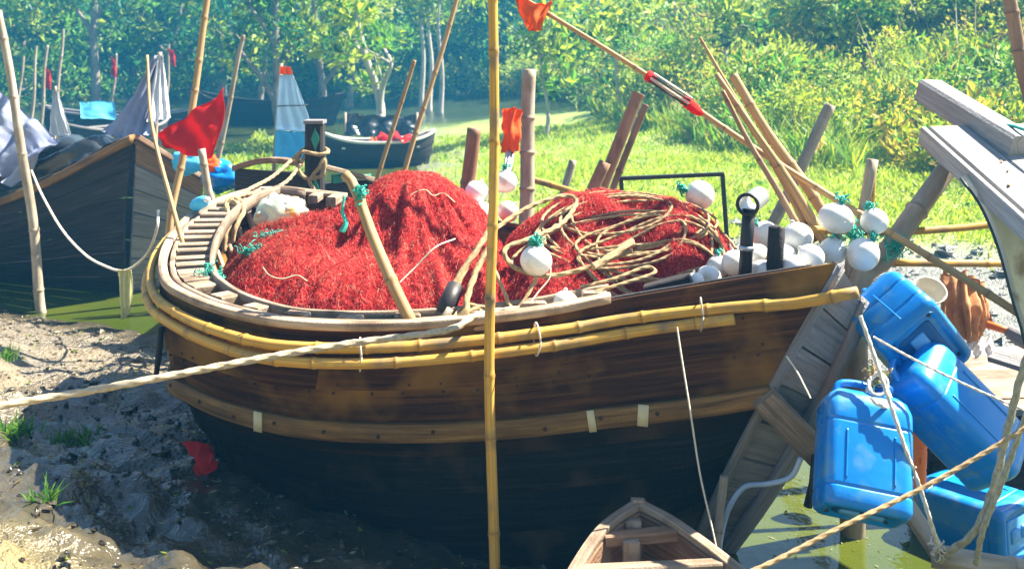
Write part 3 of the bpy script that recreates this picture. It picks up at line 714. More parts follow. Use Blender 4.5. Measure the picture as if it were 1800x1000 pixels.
rope('twine', 'fine pale cord at the bow end of the tall heap', A((462, 470, 5.45), (474, 484, 5.38), (496, 490, 5.35), (522, 484, 5.37), (540, 494, 5.33)), .0032, 'rope_m', False, 'cord')

# ------------------------------------------------------------------ floats
FLOAT_GROUP = 'white floats heaped in the stern'
def net_float(label, px, py, rp, d, tie=None, group=None, sq=(1, 1, .97), tilt=0):
    c = at(px, py, d); r = rp * d / FPX
    rot = Matrix.Rotation(tilt, 3, 'Y').to_quaternion()
    t = thing('net_float', label, 'float', c, group, rot)
    bv = ball((0, 0, 0), r, 26, 16, sq); q = bv[0] / r; bv = (bv[0] * (1 + .10 * (fbm(q[:, 0] * 1.3 + px, q[:, 1] * 1.3 + 9, q[:, 2] * 1.3 + 9) - .5))[:, None],) + tuple(bv[1:])
    obj('body', MB().add(*bv), M['float'], t, local=True)
    th = np.linspace(0, 2 * np.pi, 15)
    obj('lug', MB().add(*tube(np.stack([.13 * r * np.cos(th), 0 * th, r * sq[2] + .05 * r + .13 * r * np.sin(th)], 1), .055 * r, 6)), M['float'], t, local=True)
    obj('seam', MB().add(*tube(np.stack([r * 1.0 * sq[0] * np.cos(th), r * sq[1] * np.sin(th), 0 * th], 1),   .012 * r, 5)), M['float'], t, local=True)
    if tie:
        mb = MB(); rr = np.random.default_rng(int(px))
        for k in range(tie * 2):
            P = [np.array([0, 0, r * 1.05])]
            for q in range(6): P.append(P[-1] + rr.normal(0, .15, 3) * r + np.array([0, 0, .05 * r]) + .3 * (np.array([0, 0, r * 1.1]) - P[-1]))
            mb.add(*tube(catmull(P, 12), .0035, 4))
        obj('tie_cord', mb, M['teal'], t, local=True)
    return t
net_float('white float hung by teal cord in front of the lower heap', 942, 458, 28, 5.0, 14)
net_float('white float low on the rail beside the knotted ropes', 994, 533, 23, 4.93)
net_float('white float with teal cord on the crest of the lower heap', 1230, 343, 26, 5.9, 10, tilt=-1.2)
net_float('upper float against the brown post', 838, 338, 21, 6.6, tilt=.4)
net_float('float beside the pale bamboo post under the orange rag', 888, 319, 21, 6.65, 4)
net_float('lower float half sunk in net by the brown post', 846, 374, 20, 6.5)
net_float('float wedged at the foot of the pale bamboo post', 893, 372, 19, 6.5, tilt=.8)
net_float('upper left float of the four tied to the grey stern post', 1470, 384, 29, 5.2, 4, sq=(1.08, 1, .92), tilt=.3)
net_float('upper right float of the four tied to the grey stern post', 1537, 389, 24, 5.15, 5, tilt=-.3)
net_float('lower left float of the four tied to the grey stern post', 1464, 441, 24, 5.2, 3)
net_float('lower right float of the four, the one before the grey post', 1517, 447, 28, 5.1, 6, sq=(1, 1, 1.05), tilt=.5)
for (px, py, rp, d, tie, lb) in (
        (1402, 417, 27, 5.3, 0, 'highest white float right behind the dark bamboo stub'),
        (1345, 412, 24, 5.6, 5, 'white float with teal cord between exhaust pipe and bamboo stub'),
        (1292, 463, 24, 5.25, 0, 'white float touching the foot of the exhaust pipe on the heap side'),
        (1330, 452, 24, 5.35, 0, 'white float showing between the exhaust pipe and the bamboo stub'),
        (1246, 488, 22, 5.05, 0, 'white float lying at the end of the dark sill plank'),
        (1375, 455, 26, 5.2, 0, 'white float close behind the foot of the bamboo stub'),
        (1425, 452, 24, 5.1, 0, 'white float in the stern nearest the four tied floats'),
        (1262, 468, 20, 5.35, 3, 'small float half covered by the tan rope coil'),
        (1340, 478, 22, 5.05, 0, 'low white float just above the dark washboard by the pipe'),
        (1222, 494, 16, 4.98, 0, 'smallest float low in the stern next to the sill plank'),
        (1395, 470, 22, 5.0, 0, 'low white float right of the bamboo stub above the stern planks')):
    net_float(lb, px, py, rp, d, tie, FLOAT_GROUP, tilt=random.uniform(-1, 1))
rope('twine', 'pale cord trailing from the hanging float down to the rail', A((968, 470, 4.99), (965, 490, 4.97), (945, 515, 4.93), (930, 535, 4.88)), .004, 'rope_w', False, 'cord')

# ------------------------------------------------------------------ poles and posts
def pole(name, label, pts, r, mat='bamboo_t', r1=None, spacing=.3, cat='pole', seed=None, group=None, down=None):
    global _ps
    _ps = globals().get('_ps', 0) + 1
    P = A(*pts)
    if down is not None:                                    # the foot goes on to the bed or the deck
        v = P[0] - P[1]; k = (P[0][2] - down[0]) / max(1e-3, -v[2])
        foot = np.array([P[0][0], P[0][1], down[0]]) if down[1] == 'plumb' else P[0] + v * k
        P = np.vstack([foot, P])
    return tag(obj(name, MB().add(*bamboo_data(P, r, r1, spacing, seed=seed or _ps)), M[mat]), label, cat, group)
pole('bamboo_pole', 'tall yellow bamboo pole standing upright before the hull', [(868, 1160, 4.50), (866, 860, 4.60), (863, 600, 4.64), (865, 300, 4.66), (868, 40, 4.68), (870, -260, 4.70)], .0245, 'bamboo_y', .021, .36)
st = pole('bamboo_stake', 'leaning tan bamboo stake with split top lashed in teal', [(727, 582, 4.80), (690, 500, 4.88), (655, 410, 5.0), (628, 330, 5.1), (610, 306, 5.13)], .030, 'bamboo_t', .026, .34, 'stake')
scrap('cord_lashing', 'teal cord lashing round the top of the leaning bamboo stake', at(633, 338, 5.03), (.035, .03, .06), 34, 31, cat='cord')
tag(obj('cord_tail', MB().add(*tube(catmull(A((606, 345, 5.0), (602, 372, 5.0), (608, 392, 4.99), (601, 408, 4.98)), 16), np.linspace(.006, .016, 16), 6)), M['teal']), 'teal rag tail hanging from the leaning bamboo stake', 'rag')
pole('bamboo_post', 'thick pale bamboo post with jointed top behind the heaps', [(918, 420, 7.55), (925, 300, 7.6), (935, 122, 7.65)], .056, 'bamboo_p', .052, .42, 'post', down=(-.25, 'line'))
pole('wooden_post', 'brown cut post rising behind the tall heap', [(815, 400, 7.2), (822, 300, 7.2), (829, 226, 7.2)], .052, 'bamboo_b', .050, .9, 'post', down=(.7, 'line'))
pole('thin_pole', 'long thin bamboo pole slanting up behind the tall heap', [(690, 380, 8.6), (745, 190, 8.7), (808, -20, 8.8)], .026, 'bamboo_t', .020, .34, down=(-.25, 'line'))
pole('thin_pole', 'shorter thin bamboo pole beside the long slanting one', [(640, 400, 9.0), (695, 210, 9.0), (727, 106, 9.0)], .024, 'bamboo_t', .018, .3, down=(-.25, 'line'))
pole('bamboo_pole', 'tan bamboo pole carrying the red flag', [(300, 420, 8.2), (318, 290, 8.3), (345, 130, 8.4), (372, -30, 8.5)], .034, 'bamboo_t', .026, .4, down=(-.25, 'plumb'))
pole('thin_pole', 'crooked thin stick leaning from the bow ladder', [(322, 438, 6.3), (300, 350, 6.5), (268, 215, 6.9), (258, 98, 7.2)], .015, 'bamboo_t', .010, .4)
pole('thin_pole', 'grey driftwood pole beyond the red flag', [(360, 360, 10.5), (382, 270, 10.5), (408, 170, 10.5), (430, 62, 10.5)], .045, 'bamboo_p', .020, .5, down=(-.25, 'line'))
pole('wooden_stake', 'short whitish stake behind the bow ladder', [(372, 385, 8.0), (364, 330, 8.0), (356, 262, 8.0)], .034, 'bamboo_p', .030, .6, 'stake', down=(-.25, 'plumb'))
pole('bamboo_pole', 'pale crooked pole in the water before the neighbouring boat', [(78, 560, 10.0), (70, 520, 10.0), (48, 340, 9.95), (28, 170, 9.9), (-8, 20, 9.9)], .048, 'bamboo_p', .036, .6)
flag_d = 5.7
pole('flag_pole', 'long thin diagonal bamboo pole with orange flag and red binding', [(1900, 620, 4.9), (1600, 432, 5.3), (1330, 262, 5.7), (1150, 142, 5.95), (960, 22, 6.2), (880, -30, 6.3)], .022, 'bamboo_t', .013, .3)
pole('bamboo_cane', 'longest of the bundled canes leaning over the stern', [(1432, 425, 5.55), (1370, 310, 5.6), (1290, 170, 5.65), (1232, 66, 5.7)], .026, 'bamboo_t', .008, .33, 'cane')
pole('bamboo_cane', 'middle cane of the bundle leaning over the stern', [(1450, 430, 5.5), (1385, 320, 5.52), (1320, 220, 5.56), (1262, 130, 5.6)], .030, 'bamboo_t', .014, .36, 'cane')
pole('bamboo_cane', 'pale cane with cut top on the far side of the bundle', [(1475, 425, 5.75), (1420, 330, 5.8), (1350, 230, 5.85), (1290, 132, 5.9)], .031, 'bamboo_t', .026, .36, 'cane')
pole('bamboo_cane', 'split darker cane at the front of the bundle', [(1425, 440, 5.45), (1375, 345, 5.47), (1318, 250, 5.5), (1270, 160, 5.55)], .020, 'bamboo_b', .012, .4, 'cane')
pole('wooden_post', 'brown weathered post standing behind the lower heap', [(1055, 345, 7.6), (1085, 270, 7.6), (1122, 164, 7.6)], .054, 'bamboo_b', .046, .9, 'post', down=(-.25, 'line'))
pole('wooden_post', 'thin companion post close behind the brown weathered post', [(1075, 345, 7.9), (1100, 275, 7.9), (1134, 184, 7.9)], .030, 'bamboo_b', .026, .9, 'post', down=(-.25, 'line'))
pole('wooden_stake', 'short stub of wood leaning at the foot of the brown posts', [(1036, 350, 7.5), (1062, 285, 7.5)], .05, 'bamboo_b', .045, 2, 'stake', down=(-.25, 'line'))
pole('wooden_stake', 'small dark grey stake in the grass beyond the lower heap', [(990, 345, 9.5), (1006, 282, 9.5)], .042, 'bamboo_p', .036, 2, 'stake', down=(-.25, 'line'))
pole('wooden_post', 'smooth grey post leaning in front of the grassy bank', [(1355, 400, 9.0), (1408, 290, 9.0), (1462, 184, 9.0)], .054, 'bamboo_p', .050, 2, 'post', down=(-.25, 'line'))
pole('wooden_post', 'upright grey stake behind the four tied floats', [(1490, 505, 5.4), (1512, 400, 5.45), (1536, 280, 5.5)], .034, 'bamboo_p', .030, 2, 'post', down=(-.25, 'plumb'))
pole('bamboo_strip', 'narrow yellow bamboo strip tied to the upright grey stake', [(1530, 420, 5.42), (1540, 282, 5.5)], .014, 'bamboo_y', .012, .3, 'strip')
pole('wooden_post', 'thick grey split post slanting behind the blue cans', [(1505, 540, 5.35), (1560, 450, 5.5), (1620, 360, 5.65), (1672, 282, 5.8)], .062, 'bamboo_p', .055, 1.2, 'post', down=(-.25, 'plumb'))
scrap('cord_lashing', 'teal cord lashing on the grey split post beside the floats', at(1572, 432, 5.38), (.07, .05, .10), 46, 33, cat='cord')
scrap('cord_lashing', 'teal cord knot between the four tied floats', at(1500, 415, 5.22), (.05, .04, .13), 40, 34, cat='cord')
pole('bamboo_beam', 'upper horizontal bamboo beam reaching to the bleached boat', [(1395, 402, 5.45), (1560, 408, 5.55), (1690, 400, 5.6), (1760, 392, 5.62)], .022, 'bamboo_y', .020, .4, 'beam')
pole('bamboo_beam', 'lower horizontal bamboo beam behind the blue cans', [(1570, 462, 5.75), (1690, 463, 5.8), (1800, 463, 5.85)], .022, 'bamboo_y', .020, .4, 'beam')
pole('bamboo_pole', 'thin tan pole lying behind the pale bamboo post', [(920, 312, 8.4), (985, 330, 8.3), (1050, 352, 8.1)], .028, 'bamboo_y', .024, .4)
pole('bamboo_pole', 'grey bamboo strut with wet end at the waterside', [(1545, 815, 4.55), (1600, 895, 4.45), (1662, 985, 4.35)], .040, 'bamboo_p', .038, .5)
pole('bamboo_pole', 'grey bamboo spar lying along the lower edge behind coiled line', [(1640, 972, 4.28), (1740, 992, 4.2), (1900, 1020, 4.1)], .048, 'bamboo_p', .046, .6)
pole('bamboo_pole', 'brown bamboo pole at the edge above the bleached boat', [(1835, 230, 6.5), (1800, 120, 6.5), (1768, -20, 6.5)], .045, 'bamboo_b', .04, .4)
# stern exhaust pipe and bamboo stub
ex = thing('exhaust_pipe', 'black upright exhaust pipe with grey elbow mouth at the stern', 'pipe', at(1312, 490, 5.0))
obj('riser', MB().add(*tube(A((1309, 495, 5.0), (1313, 420, 5.0), (1317, 368, 5.0)), .032, 14)), M['black_pl'], ex)
obj('elbow', MB().add(*tube(A((1335, 345, 5.12), (1326, 352, 5.05), (1315, 360, 4.95)), .050, 16, cap=False)), M['metal'], ex)
th = np.linspace(0, 2 * np.pi, 25)
mo = at(1314, 360, 4.94); mt = at(1315, 360, 4.95) - at(1326, 352, 5.05); mt /= np.linalg.norm(mt)
e1 = np.cross(mt, [0, 0, 1.0]); e1 /= np.linalg.norm(e1); e2 = np.cross(e1, mt)
obj('mouth_ring', MB().add(*tube(mo + .050 * np.cos(th)[:, None] * e1 + .050 * np.sin(th)[:, None] * e2, .009, 7)), M['black_pl'], ex)
obj('clamp', MB().add(*tube(A((1312, 440, 5.0), (1312.5, 432, 5.0)), .036, 14)), M['metal'], ex)
tag(obj('bamboo_stub', MB().add(*tube(A((1360, 490, 5.0), (1363, 440, 5.0), (1366, 400, 5.0), (1367, 396, 5.0), (1366, 400, 5.0), (1365, 420, 5.0)), [.040, .040, .041, .038, .033, .03], 14)), M['dark_wood']), 'dark hollow bamboo stub upright at the stern beside the exhaust pipe', 'stub')
# winch roller and stick at the rail
tag(obj('roller', MB().add(*tube(A((778, 553, 4.9), (790, 528, 4.95), (801, 502, 5.0)), [.042, .046, .042], 14)), M['black_pl']), 'black roller sleeve leaning between ropes on the rail', 'roller')
pole('wooden_stake', 'pale stub stake under the black roller on the rail', [(770, 582, 4.82), (792, 545, 4.88)], .026, 'bamboo_p', .024, 1, 'stake')
# green steel frame
fr = thing('steel_frame', 'thin dark green steel frame standing beyond the lower heap', 'frame', at(1278, 385, 7.5))
obj('top_bar', MB().add(*board(at(1090, 314, 7.6), at(1272, 306, 7.5), .035, .03)), M['steel_d'], fr, smooth=False)
obj('upright', MB().add(*board(at(1270, 306, 7.5), at(1290, 600, 7.5), .03, .03, up=(0, 1, 0))), M['steel_d'], fr, smooth=False)
obj('upright', MB().add(*board(at(1092, 314, 7.6), at(1100, 600, 7.6), .03, .03, up=(0, 1, 0))), M['steel_d'], fr, smooth=False)

# ------------------------------------------------------------------ cloths
def sheet(c, nu=14, nv=14, wave=.03, freq=3, seed=0, axis_n=None, thick=.004):
    """A cloth over corner points c = rows of control points (lists), folds pushed along its normal."""
    rows = [catmull(r, nu) for r in c]
    Gd = np.stack([catmull(np.array([r[i] for r in rows]), nv) for i in range(nu)], 0)
    du, dv = np.gradient(Gd, axis=0), np.gradient(Gd, axis=1)
    n = np.cross(du, dv); n /= np.linalg.norm(n, axis=2)[..., None] + 1e-9
    u, v = np.meshgrid(np.linspace(0, 1, nu), np.linspace(0, 1, nv), indexing='ij')
    w = wave * (np.sin(u * freq * 6.28 + 2 * np.sin(v * 3 + seed) + seed) * .6 + 1.4 * (fbm(u * 5 + seed, v * 4) - .5))
    V = Gd + n * w[..., None]
    V2 = V - n * thick
    f = grid_faces(nu, nv); f2 = f[:, ::-1] + nu * nv
    rim = [i * nv for i in range(nu)] + [(nu - 1) * nv + j for j in range(1, nv)] + [i * nv + nv - 1 for i in range(nu - 2, -1, -1)] + [j for j in range(nv - 2, 0, -1)]
    e = [(rim[(i + 1) % len(rim)], rim[i], rim[i] + nu * nv, rim[(i + 1) % len(rim)] + nu * nv) for i in range(len(rim))]
    F = f.tolist() + f2.tolist() + [list(q) for q in e]
    VV = np.vstack([V.reshape(-1, 3), V2.reshape(-1, 3)])
    return VV, F, np.zeros((len(VV), 2)), np.ones((len(VV), 3))
def cloth(name, label, mat, rows, cat='cloth', **k):
    return tag(obj(name, MB().add(*sheet([A(*r) for r in rows], **k)), M[mat]), label, cat)
cloth('flag', 'bright orange flag hanging from the diagonal pole', 'orange', [[(902, -12, 6.25), (945, 8, 6.2), (972, 2, 6.2)], [(912, 25, 6.22), (940, 35, 6.15), (962, 28, 6.18)], [(930, 50, 6.2), (941, 56, 6.15), (948, 52, 6.18)]], 'flag', wave=.02)
for q, (a, b, m, l) in enumerate((((1136, 132, 5.95), (1152, 142, 5.93), 'red', 'upper red binding on the diagonal flag pole'), ((1200, 174, 5.86), (1232, 200, 5.8), 'red', 'lower red binding on the diagonal flag pole'))):
    tag(obj('binding', MB().add(*tube(catmull(A(a, ((a[0] + b[0]) / 2, (a[1] + b[1]) / 2, a[2]), b), 12), [.024, .034, .028, .038, .030, .036, .03, .034, .028, .026, .022, .018], 10)), M[m]), l, 'binding')
for k in range(4):
    o = np.array([0, -.006, .0]) + np.array([.010, 0, .014]) * (k - 1.5)
    tag(obj('stick', MB().add(*tube(A((1145, 136, 5.9), (1212, 180, 5.8)) + o, .007, 6)), M['rope_w' if k % 2 else 'steel_d']), 'thin stick bound along the diagonal flag pole between red wraps', 'stick', 'sticks bound to the flag pole')
cloth('flag', 'large red flag hung on the tan bamboo pole over the bow', 'red', [[(278, 232, 8.25), (335, 200, 8.25), (396, 155, 8.2)], [(284, 256, 8.3), (335, 240, 8.2), (388, 220, 8.15)], [(290, 262, 8.3), (345, 275, 8.2), (372, 280, 8.2)]], 'flag', wave=.05, freq=2, seed=2)
sl = thing('sail_flag', 'pale blue tapering cloth with orange tip standing behind the bow', 'sail', at(515, 278, 10.4))
obj('upper_cloth', MB().add(*sheet([A((491, 132, 10.4), (515, 132, 10.4)), A((487, 180, 10.4), (535, 185, 10.4)), A((485, 228, 10.4), (552, 233, 10.4))], wave=.012)), M['sailblue'], sl)
obj('lower_cloth', MB().add(*sheet([A((485, 229, 10.41), (552, 234, 10.41)), A((483, 255, 10.4), (548, 262, 10.4)), A((482, 276, 10.4), (530, 280, 10.4))], wave=.012, seed=3)), M['cyan'], sl)
obj('tip', MB().add(*sheet([A((493, 117, 10.39), (510, 118, 10.39)), A((491, 131, 10.39), (515, 131, 10.39))], wave=.006)), M['orange'], sl)
obj('staff', MB().add(*tube(A((480, 320, 10.45), (488, 200, 10.45), (494, 112, 10.45)), .022, 8)), M['bamboo_p'], sl)
obj('seam', MB().add(*tube(A((487, 187, 10.36), (541, 185, 10.36)), .006, 5)), M['steel_d'], sl)
cloth('rag', 'frilled orange rag hanging beside the pale bamboo post', 'orange', [[(884, 196, 7.2), (900, 190, 7.15), (916, 194, 7.2)], [(884, 235, 7.2), (900, 238, 7.1), (914, 232, 7.2)], [(888, 262, 7.2), (898, 270, 7.15), (908, 262, 7.2)]], 'rag', wave=.05, freq=3)
cloth('cloth_strip', 'cream cloth strip trailing from the orange rag to the float', 'white_cl', [[(888, 262, 7.2), (906, 262, 7.2)], [(886, 290, 7.0), (900, 292, 7.0)], [(880, 312, 6.85), (892, 312, 6.85)]], 'cloth', wave=.02)
cloth('plastic_strip', 'pale yellow plastic strip hanging from the line near the mud', 'yellowplastic', [[(207, 474, 8.6), (231, 474, 8.6)], [(210, 520, 8.6), (232, 516, 8.6)], [(213, 564, 8.6), (227, 552, 8.6)]], 'plastic strip', wave=.02)
# plastic bag behind the heap
bg = thing('plastic_bag', 'crumpled clear plastic bag with orange contents behind the bow net', 'bag', at(495, 400, 6.4))
V, F, U, C = ball((0, 0, 0), 1, 30, 20)
nn = fbm(V[:, 0] * 2.2 + 5, V[:, 1] * 2.2, V[:, 2] * 2.2)
V = V * (.45 + 1.0 * nn + .35 * np.abs(fbm(V[:, 0] * 6, V[:, 1] * 6, V[:, 2] * 6) - .5))[:, None] * np.array([.15, .11, .115]) + at(495, 372, 6.5)
obj('bag_body', MB().add(V, F, U, C), M['plastic'], bg)
V, F, U, C = ball((0, 0, 0), 1, 14, 10)
obj('bag_knot', MB().add(V * (.7 + .6 * fbm(V[:, 0] * 3, V[:, 1] * 3, V[:, 2] * 3))[:, None] * np.array([.06, .05, .05]) + at(462, 383, 6.45), F, U, C), M['plastic'], bg)
# bow clutter: blue bottle caps and a bundle on the far rail
bt = thing('bottle', 'blue water bottle resting on the bow ladder', 'bottle', at(352, 362, 7.0))
obj('bottle_body', MB().add(*tube(A((340, 362, 7.1), (346, 360, 7.05), (352, 357, 7.0), (358, 354, 6.95), (362, 352, 6.92)), [.03, .045, .045, .04, .02], 14)), M['cyan'], bt)
obj('bottle_cap', MB().add(*tube(A((362, 352, 6.92), (366, 350, 6.9)), .018, 10)), M['white_cl'], bt)
rope('rope_hank', 'worn rope hank hung over the far bow rail', A((395, 372, 7.05), (405, 355, 7.1), (420, 362, 7.05), (415, 395, 6.95), (408, 425, 6.9), (414, 400, 6.9), (428, 372, 7.0), (424, 355, 7.1), (410, 350, 7.15), (398, 358, 7.1), (404, 385, 6.95), (400, 415, 6.9), (394, 440, 6.85), (398, 410, 6.88), (410, 380, 6.95)), .016)
rope('rope_line', 'double rope line sagging from the square post to the bow rail', A((410, 350, 7.15), (440, 332, 7.6), (480, 310, 8.1), (520, 275, 8.5), (545, 255, 8.6), (530, 285, 8.5), (505, 318, 8.2), (470, 336, 7.8), (430, 342, 7.4), (405, 352, 7.1)), .014)

# ------------------------------------------------------------------ blue cans
def rrect(w, d, c, n=6):
    P = []
    for sx, sy, a0 in ((1, 1, 0), (-1, 1, 90), (-1, -1, 180), (1, -1, 270)):
        for k in range(n):
            a = math.radians(a0 + 90 * k / (n - 1)); P.append((sx * (w / 2 - c) + c * math.cos(a), sy * (d / 2 - c) + c * math.sin(a)))
    return np.array(P)
def rings(levels, n=6):
    """levels: (z, w, d, corner) -> closed skin."""
    V, F = [], []
    for z, w, d, c in levels:
        R = rrect(w, d, c, n); V.append(np.hstack([R, np.full((len(R), 1), z)]))
    k = 4 * n
    for i in range(len(levels) - 1):
        for j in range(k): F.append((i * k + j, i * k + (j + 1) % k, (i + 1) * k + (j + 1) % k, (i + 1) * k + j))
    F.append(tuple(range(k - 1, -1, -1))); F.append(tuple((len(levels) - 1) * k + j for j in range(k)))
    V = np.vstack(V)
    return V, F, np.zeros((len(V), 2)), np.ones((len(V), 3))
def jerrycan(label, centre, up, front, size=(.33, .26, .54), mat='blue', base='blue_d', panel=True, name='jerrycan', embossed=False):
    w, d, h = size
    up = Vector(up).normalized(); fr = Vector(front); fr = (fr - up * fr.dot(up)).normalized(); sd = up.cross(fr).normalized()
    R = Matrix((sd, -fr, up)).transposed()        # local -Y looks along front
    t = thing(name, label, 'jerrycan', centre, None, R.to_quaternion())
    z0 = -h / 2; c = .045
    lv = [(z0 + .018, w * .70, d * .66, c * .6), (z0 + .016, w * .76, d * .72, c * .7), (z0, w * .80, d * .76, c * .75), (z0, w * .90, d * .88, c), (z0 + .012, w * .97, d * .96, c), (z0 + .03, w, d, c)]
    for zq in (z0 + .075, h / 2 - .17):
        lv += [(zq - .004, w, d, c), (zq, w * .998, d * .997, c), (zq + .003, w * .982, d * .977, c), (zq + .011, w * .982, d * .977, c), (zq + .014, w * .998, d * .997, c), (zq + .018, w, d, c)]
    lv += [(h / 2 - .13, w, d, c), (h / 2 - .10, w * .996, d * .994, c), (h / 2 - .085, w * .98, d * .97, c), (h / 2 - .05, w * .90, d * .88, c), (h / 2 - .028, w * .74, d * .70, c * .8), (h / 2 - .02, w * .5, d * .5, c * .5)]
    obj('body', MB().add(*rings(lv)), M[mat], t, local=True)
    th_ = np.linspace(-1, 1, 24)
    for sy_ in (-1, 1):
        obj('mould_seam', MB().add(*tube([(sy_ * (w / 2 + .0005), 0, z0 + .035 + (h - .16) * (q_ + 1) / 2) for q_ in th_], .0035, 5)), M[mat], t, local=True)
    for sx_ in (-1, 1):
        obj('panel_edge', MB().add(*tube([(sx_ * w * .27, -d / 2 - .0005, z0 + .11 + (h - .31) * (q_ + 1) / 2) for q_ in th_], .0045, 5)), M[mat], t, local=True)
    obj('neck', MB().add(*tube([(w * .24, 0, h / 2 - .04), (w * .24, 0, h / 2 + .012)], .032, 16)), M[mat], t, local=True)
    obj('cap', MB().add(*tube([(w * .24, 0, h / 2 + .008), (w * .24, 0, h / 2 + .012), (w * .24, 0, h / 2 + .036), (w * .24, 0, h / 2 + .04)], [.034, .038, .038, .034], 18)), M[base], t, local=True)
    obj('handle', MB().add(*tube(catmull([(-w * .34, 0, h / 2 - .05), (-w * .30, 0, h / 2 + .012), (-w * .12, 0, h / 2 + .028), (w * .05, 0, h / 2 + .02), (w * .10, 0, h / 2 - .035)], 20), .016, 10)), M[mat], t, local=True)
    if panel:
        zb = z0 + .016
        b = obj('base_recess', MB().add(*rings([(zb - .006, w * .56, d * .50, .02), (zb - .002, w * .60, d * .54, .02), (zb + .004, w * .62, d * .56, .02)], 4)), M[base], t, local=True)
        for sx in (-.14, .14):
            obj('base_rib', MB().add(*rings([(zb - .016, w * .20, d * .20, .01), (zb - .004, w * .23, d * .24, .012)], 4) ), M['blue_l' if mat == 'blue' else base], b, local=True).location.x = sx * w
        for sx in (-1, 1):
            for sy in (-1, 1):
                obj('base_dimple', MB().add(*tube([(sx * w * .34, sy * d * .31, zb - .008), (sx * w * .34, sy * d * .31, zb + .01)], .008, 8)), M['black_pl'], b, local=True)
    if embossed:
        p = obj('embossed_panel', MB().add(*board((-w * .22, -d / 2 - .001, .0), (w * .22, -d / 2 - .001, .0), .06, .005, up=(0, -1, 0))), M[mat], t, local=True, smooth=False)
        for q in range(5):
            obj('embossed_bar', MB().add(*board((-w * .17 + q * w * .085, -d / 2 - .006, -.012), (-w * .17 + q * w * .085, -d / 2 - .006, .004 + .012 * ((q * 2) % 3)), .016, .006, up=(0, -1, 0))), M[mat], p, local=True, smooth=False)
    return t
jerrycan('blue jerrycan hanging upright beside the stern over green water', at(1516, 795, 4.25), (.20, .52, .84), (-.1, -1, .2), (.35, .27, .50), embossed=False, mat='blue')
jerrycan('uppermost blue jerrycan, its recessed base turned outward', at(1588, 580, 4.72), (-.28, .88, .30), (.75, .1, .75), (.46, .33, .36), mat='blue')
jerrycan('long blue jerrycan slanting down beneath the uppermost one', at(1672, 722, 4.50), (-.62, .12, .64), (.55, -.75, .5), (.30, .28, .60), mat='blue', panel=True)
jerrycan('blue jerrycan floating low behind the bamboo strut', np.array([2.36, 5.3, .13]), (-.60, .80, -.04), (.1, -.2, .9), (.36, .30, .56), mat='blue', base='blue_l')
jerrycan('orange can half hidden behind the hanging blue jerrycan', at(1588, 785, 5.0), (.12, .2, .95), (0, -1, 0), (.20, .16, .34), mat='orange_pl', base='orange_pl', panel=False)

# ------------------------------------------------------------------ ropes and cords of the stern
rope('stern_line', 'pale twisted line from the stern tip down to the waterside strut', A((1512, 555, 4.36), (1535, 620, 4.3), (1562, 700, 4.2), (1592, 790, 4.12), (1618, 860, 4.1), (1640, 930, 4.12), (1655, 972, 4.2)), .0085, 'rope_w')
rope('stern_line', 'thin pale line from the stern past the long slanting can', A((1535, 592, 4.40), (1600, 628, 4.3), (1680, 668, 4.2), (1780, 712, 4.1), (1900, 760, 4.0)), .005, 'rope_w')
rope('stern_line', 'tan rope crossing the green water up past the cans', A((1180, 1055, 3.5), (1330, 1000, 3.6), (1480, 925, 3.7), (1620, 858, 3.8), (1740, 790, 3.85), (1900, 690, 3.9)), .0085, 'rope')
rope('hanging_rope', 'heavy brown rope hanging over the floating can', A((1830, 560, 4.0), (1795, 660, 4.0), (1770, 760, 4.0), (1745, 860, 4.0), (1712, 935, 4.05), (1670, 968, 4.15), (1650, 985, 4.2)), .014, 'rope_g')
rope('hanging_rope', 'second brown rope hanging slack beside the heavy one', A((1840, 640, 3.9), (1800, 740, 3.92), (1760, 850, 3.95), (1728, 930, 4.0), (1716, 990, 4.1)), .011, 'rope_g')
rope('rope_knot', 'knot of pale line at the neck of the hanging can', A((1520, 700, 4.3), (1530, 670, 4.33), (1545, 655, 4.33), (1560, 672, 4.3), (1552, 692, 4.27), (1532, 690, 4.27), (1528, 668, 4.32), (1545, 662, 4.36), (1562, 690, 4.3), (1570, 715, 4.25), (1545, 712, 4.2), (1530, 698, 4.22)), .007, 'rope_w')
scrap('rope_tangle', 'tan twine tangle tied above the hanging can', at(1540, 662, 4.36), (.05, .04, .05), 24, 44, 'rope', 'twine')
scrap('rope_tangle', 'pale twine tangle where the stern line meets the strut', at(1648, 962, 4.18), (.03, .03, .05), 22, 45, 'rope_w', 'twine')
scrap('rope_tangle', 'pale twine tangle on the stern line beside the orange can', at(1600, 830, 4.12), (.025, .025, .06), 18, 46, 'rope_w', 'twine')
rope('twine', 'thin string dropping from the fender across the hull to the small boat', A((1190, 575, 4.5), (1200, 640, 4.47), (1213, 720, 4.43), (1230, 830, 4.40), (1250, 920, 4.36), (1264, 985, 4.33)), .0045, 'rope_w', False, 'cord')
rope('twine', 'short pale string slanting across the upper transom', A((1382, 625, 4.50), (1402, 655, 4.48), (1425, 700, 4.44)), .004, 'rope_w', False, 'cord')
hz = rope('hose', 'pale blue hose looping on the lower transom', A((1262, 985, 4.72), (1270, 930, 4.74), (1285, 885, 4.70), (1310, 855, 4.68), (1350, 850, 4.58), (1390, 838, 4.54), (1408, 805, 4.52)), .012, 'hose', False, 'hose')
pole('bamboo_pole', 'short grey stick upright against the lower transom', [(1256, 985, 4.70), (1262, 910, 4.72), (1270, 836, 4.72)], .022, 'bamboo_p', .020, .5)
tag(obj('rudder_pin', MB().add(*tube(A((1432, 800, 4.62), (1428, 850, 4.62), (1420, 890, 4.62)), [.014, .016, .02], 10)), M['black_pl']), 'black iron pin hanging beneath the transom rail', 'pin')
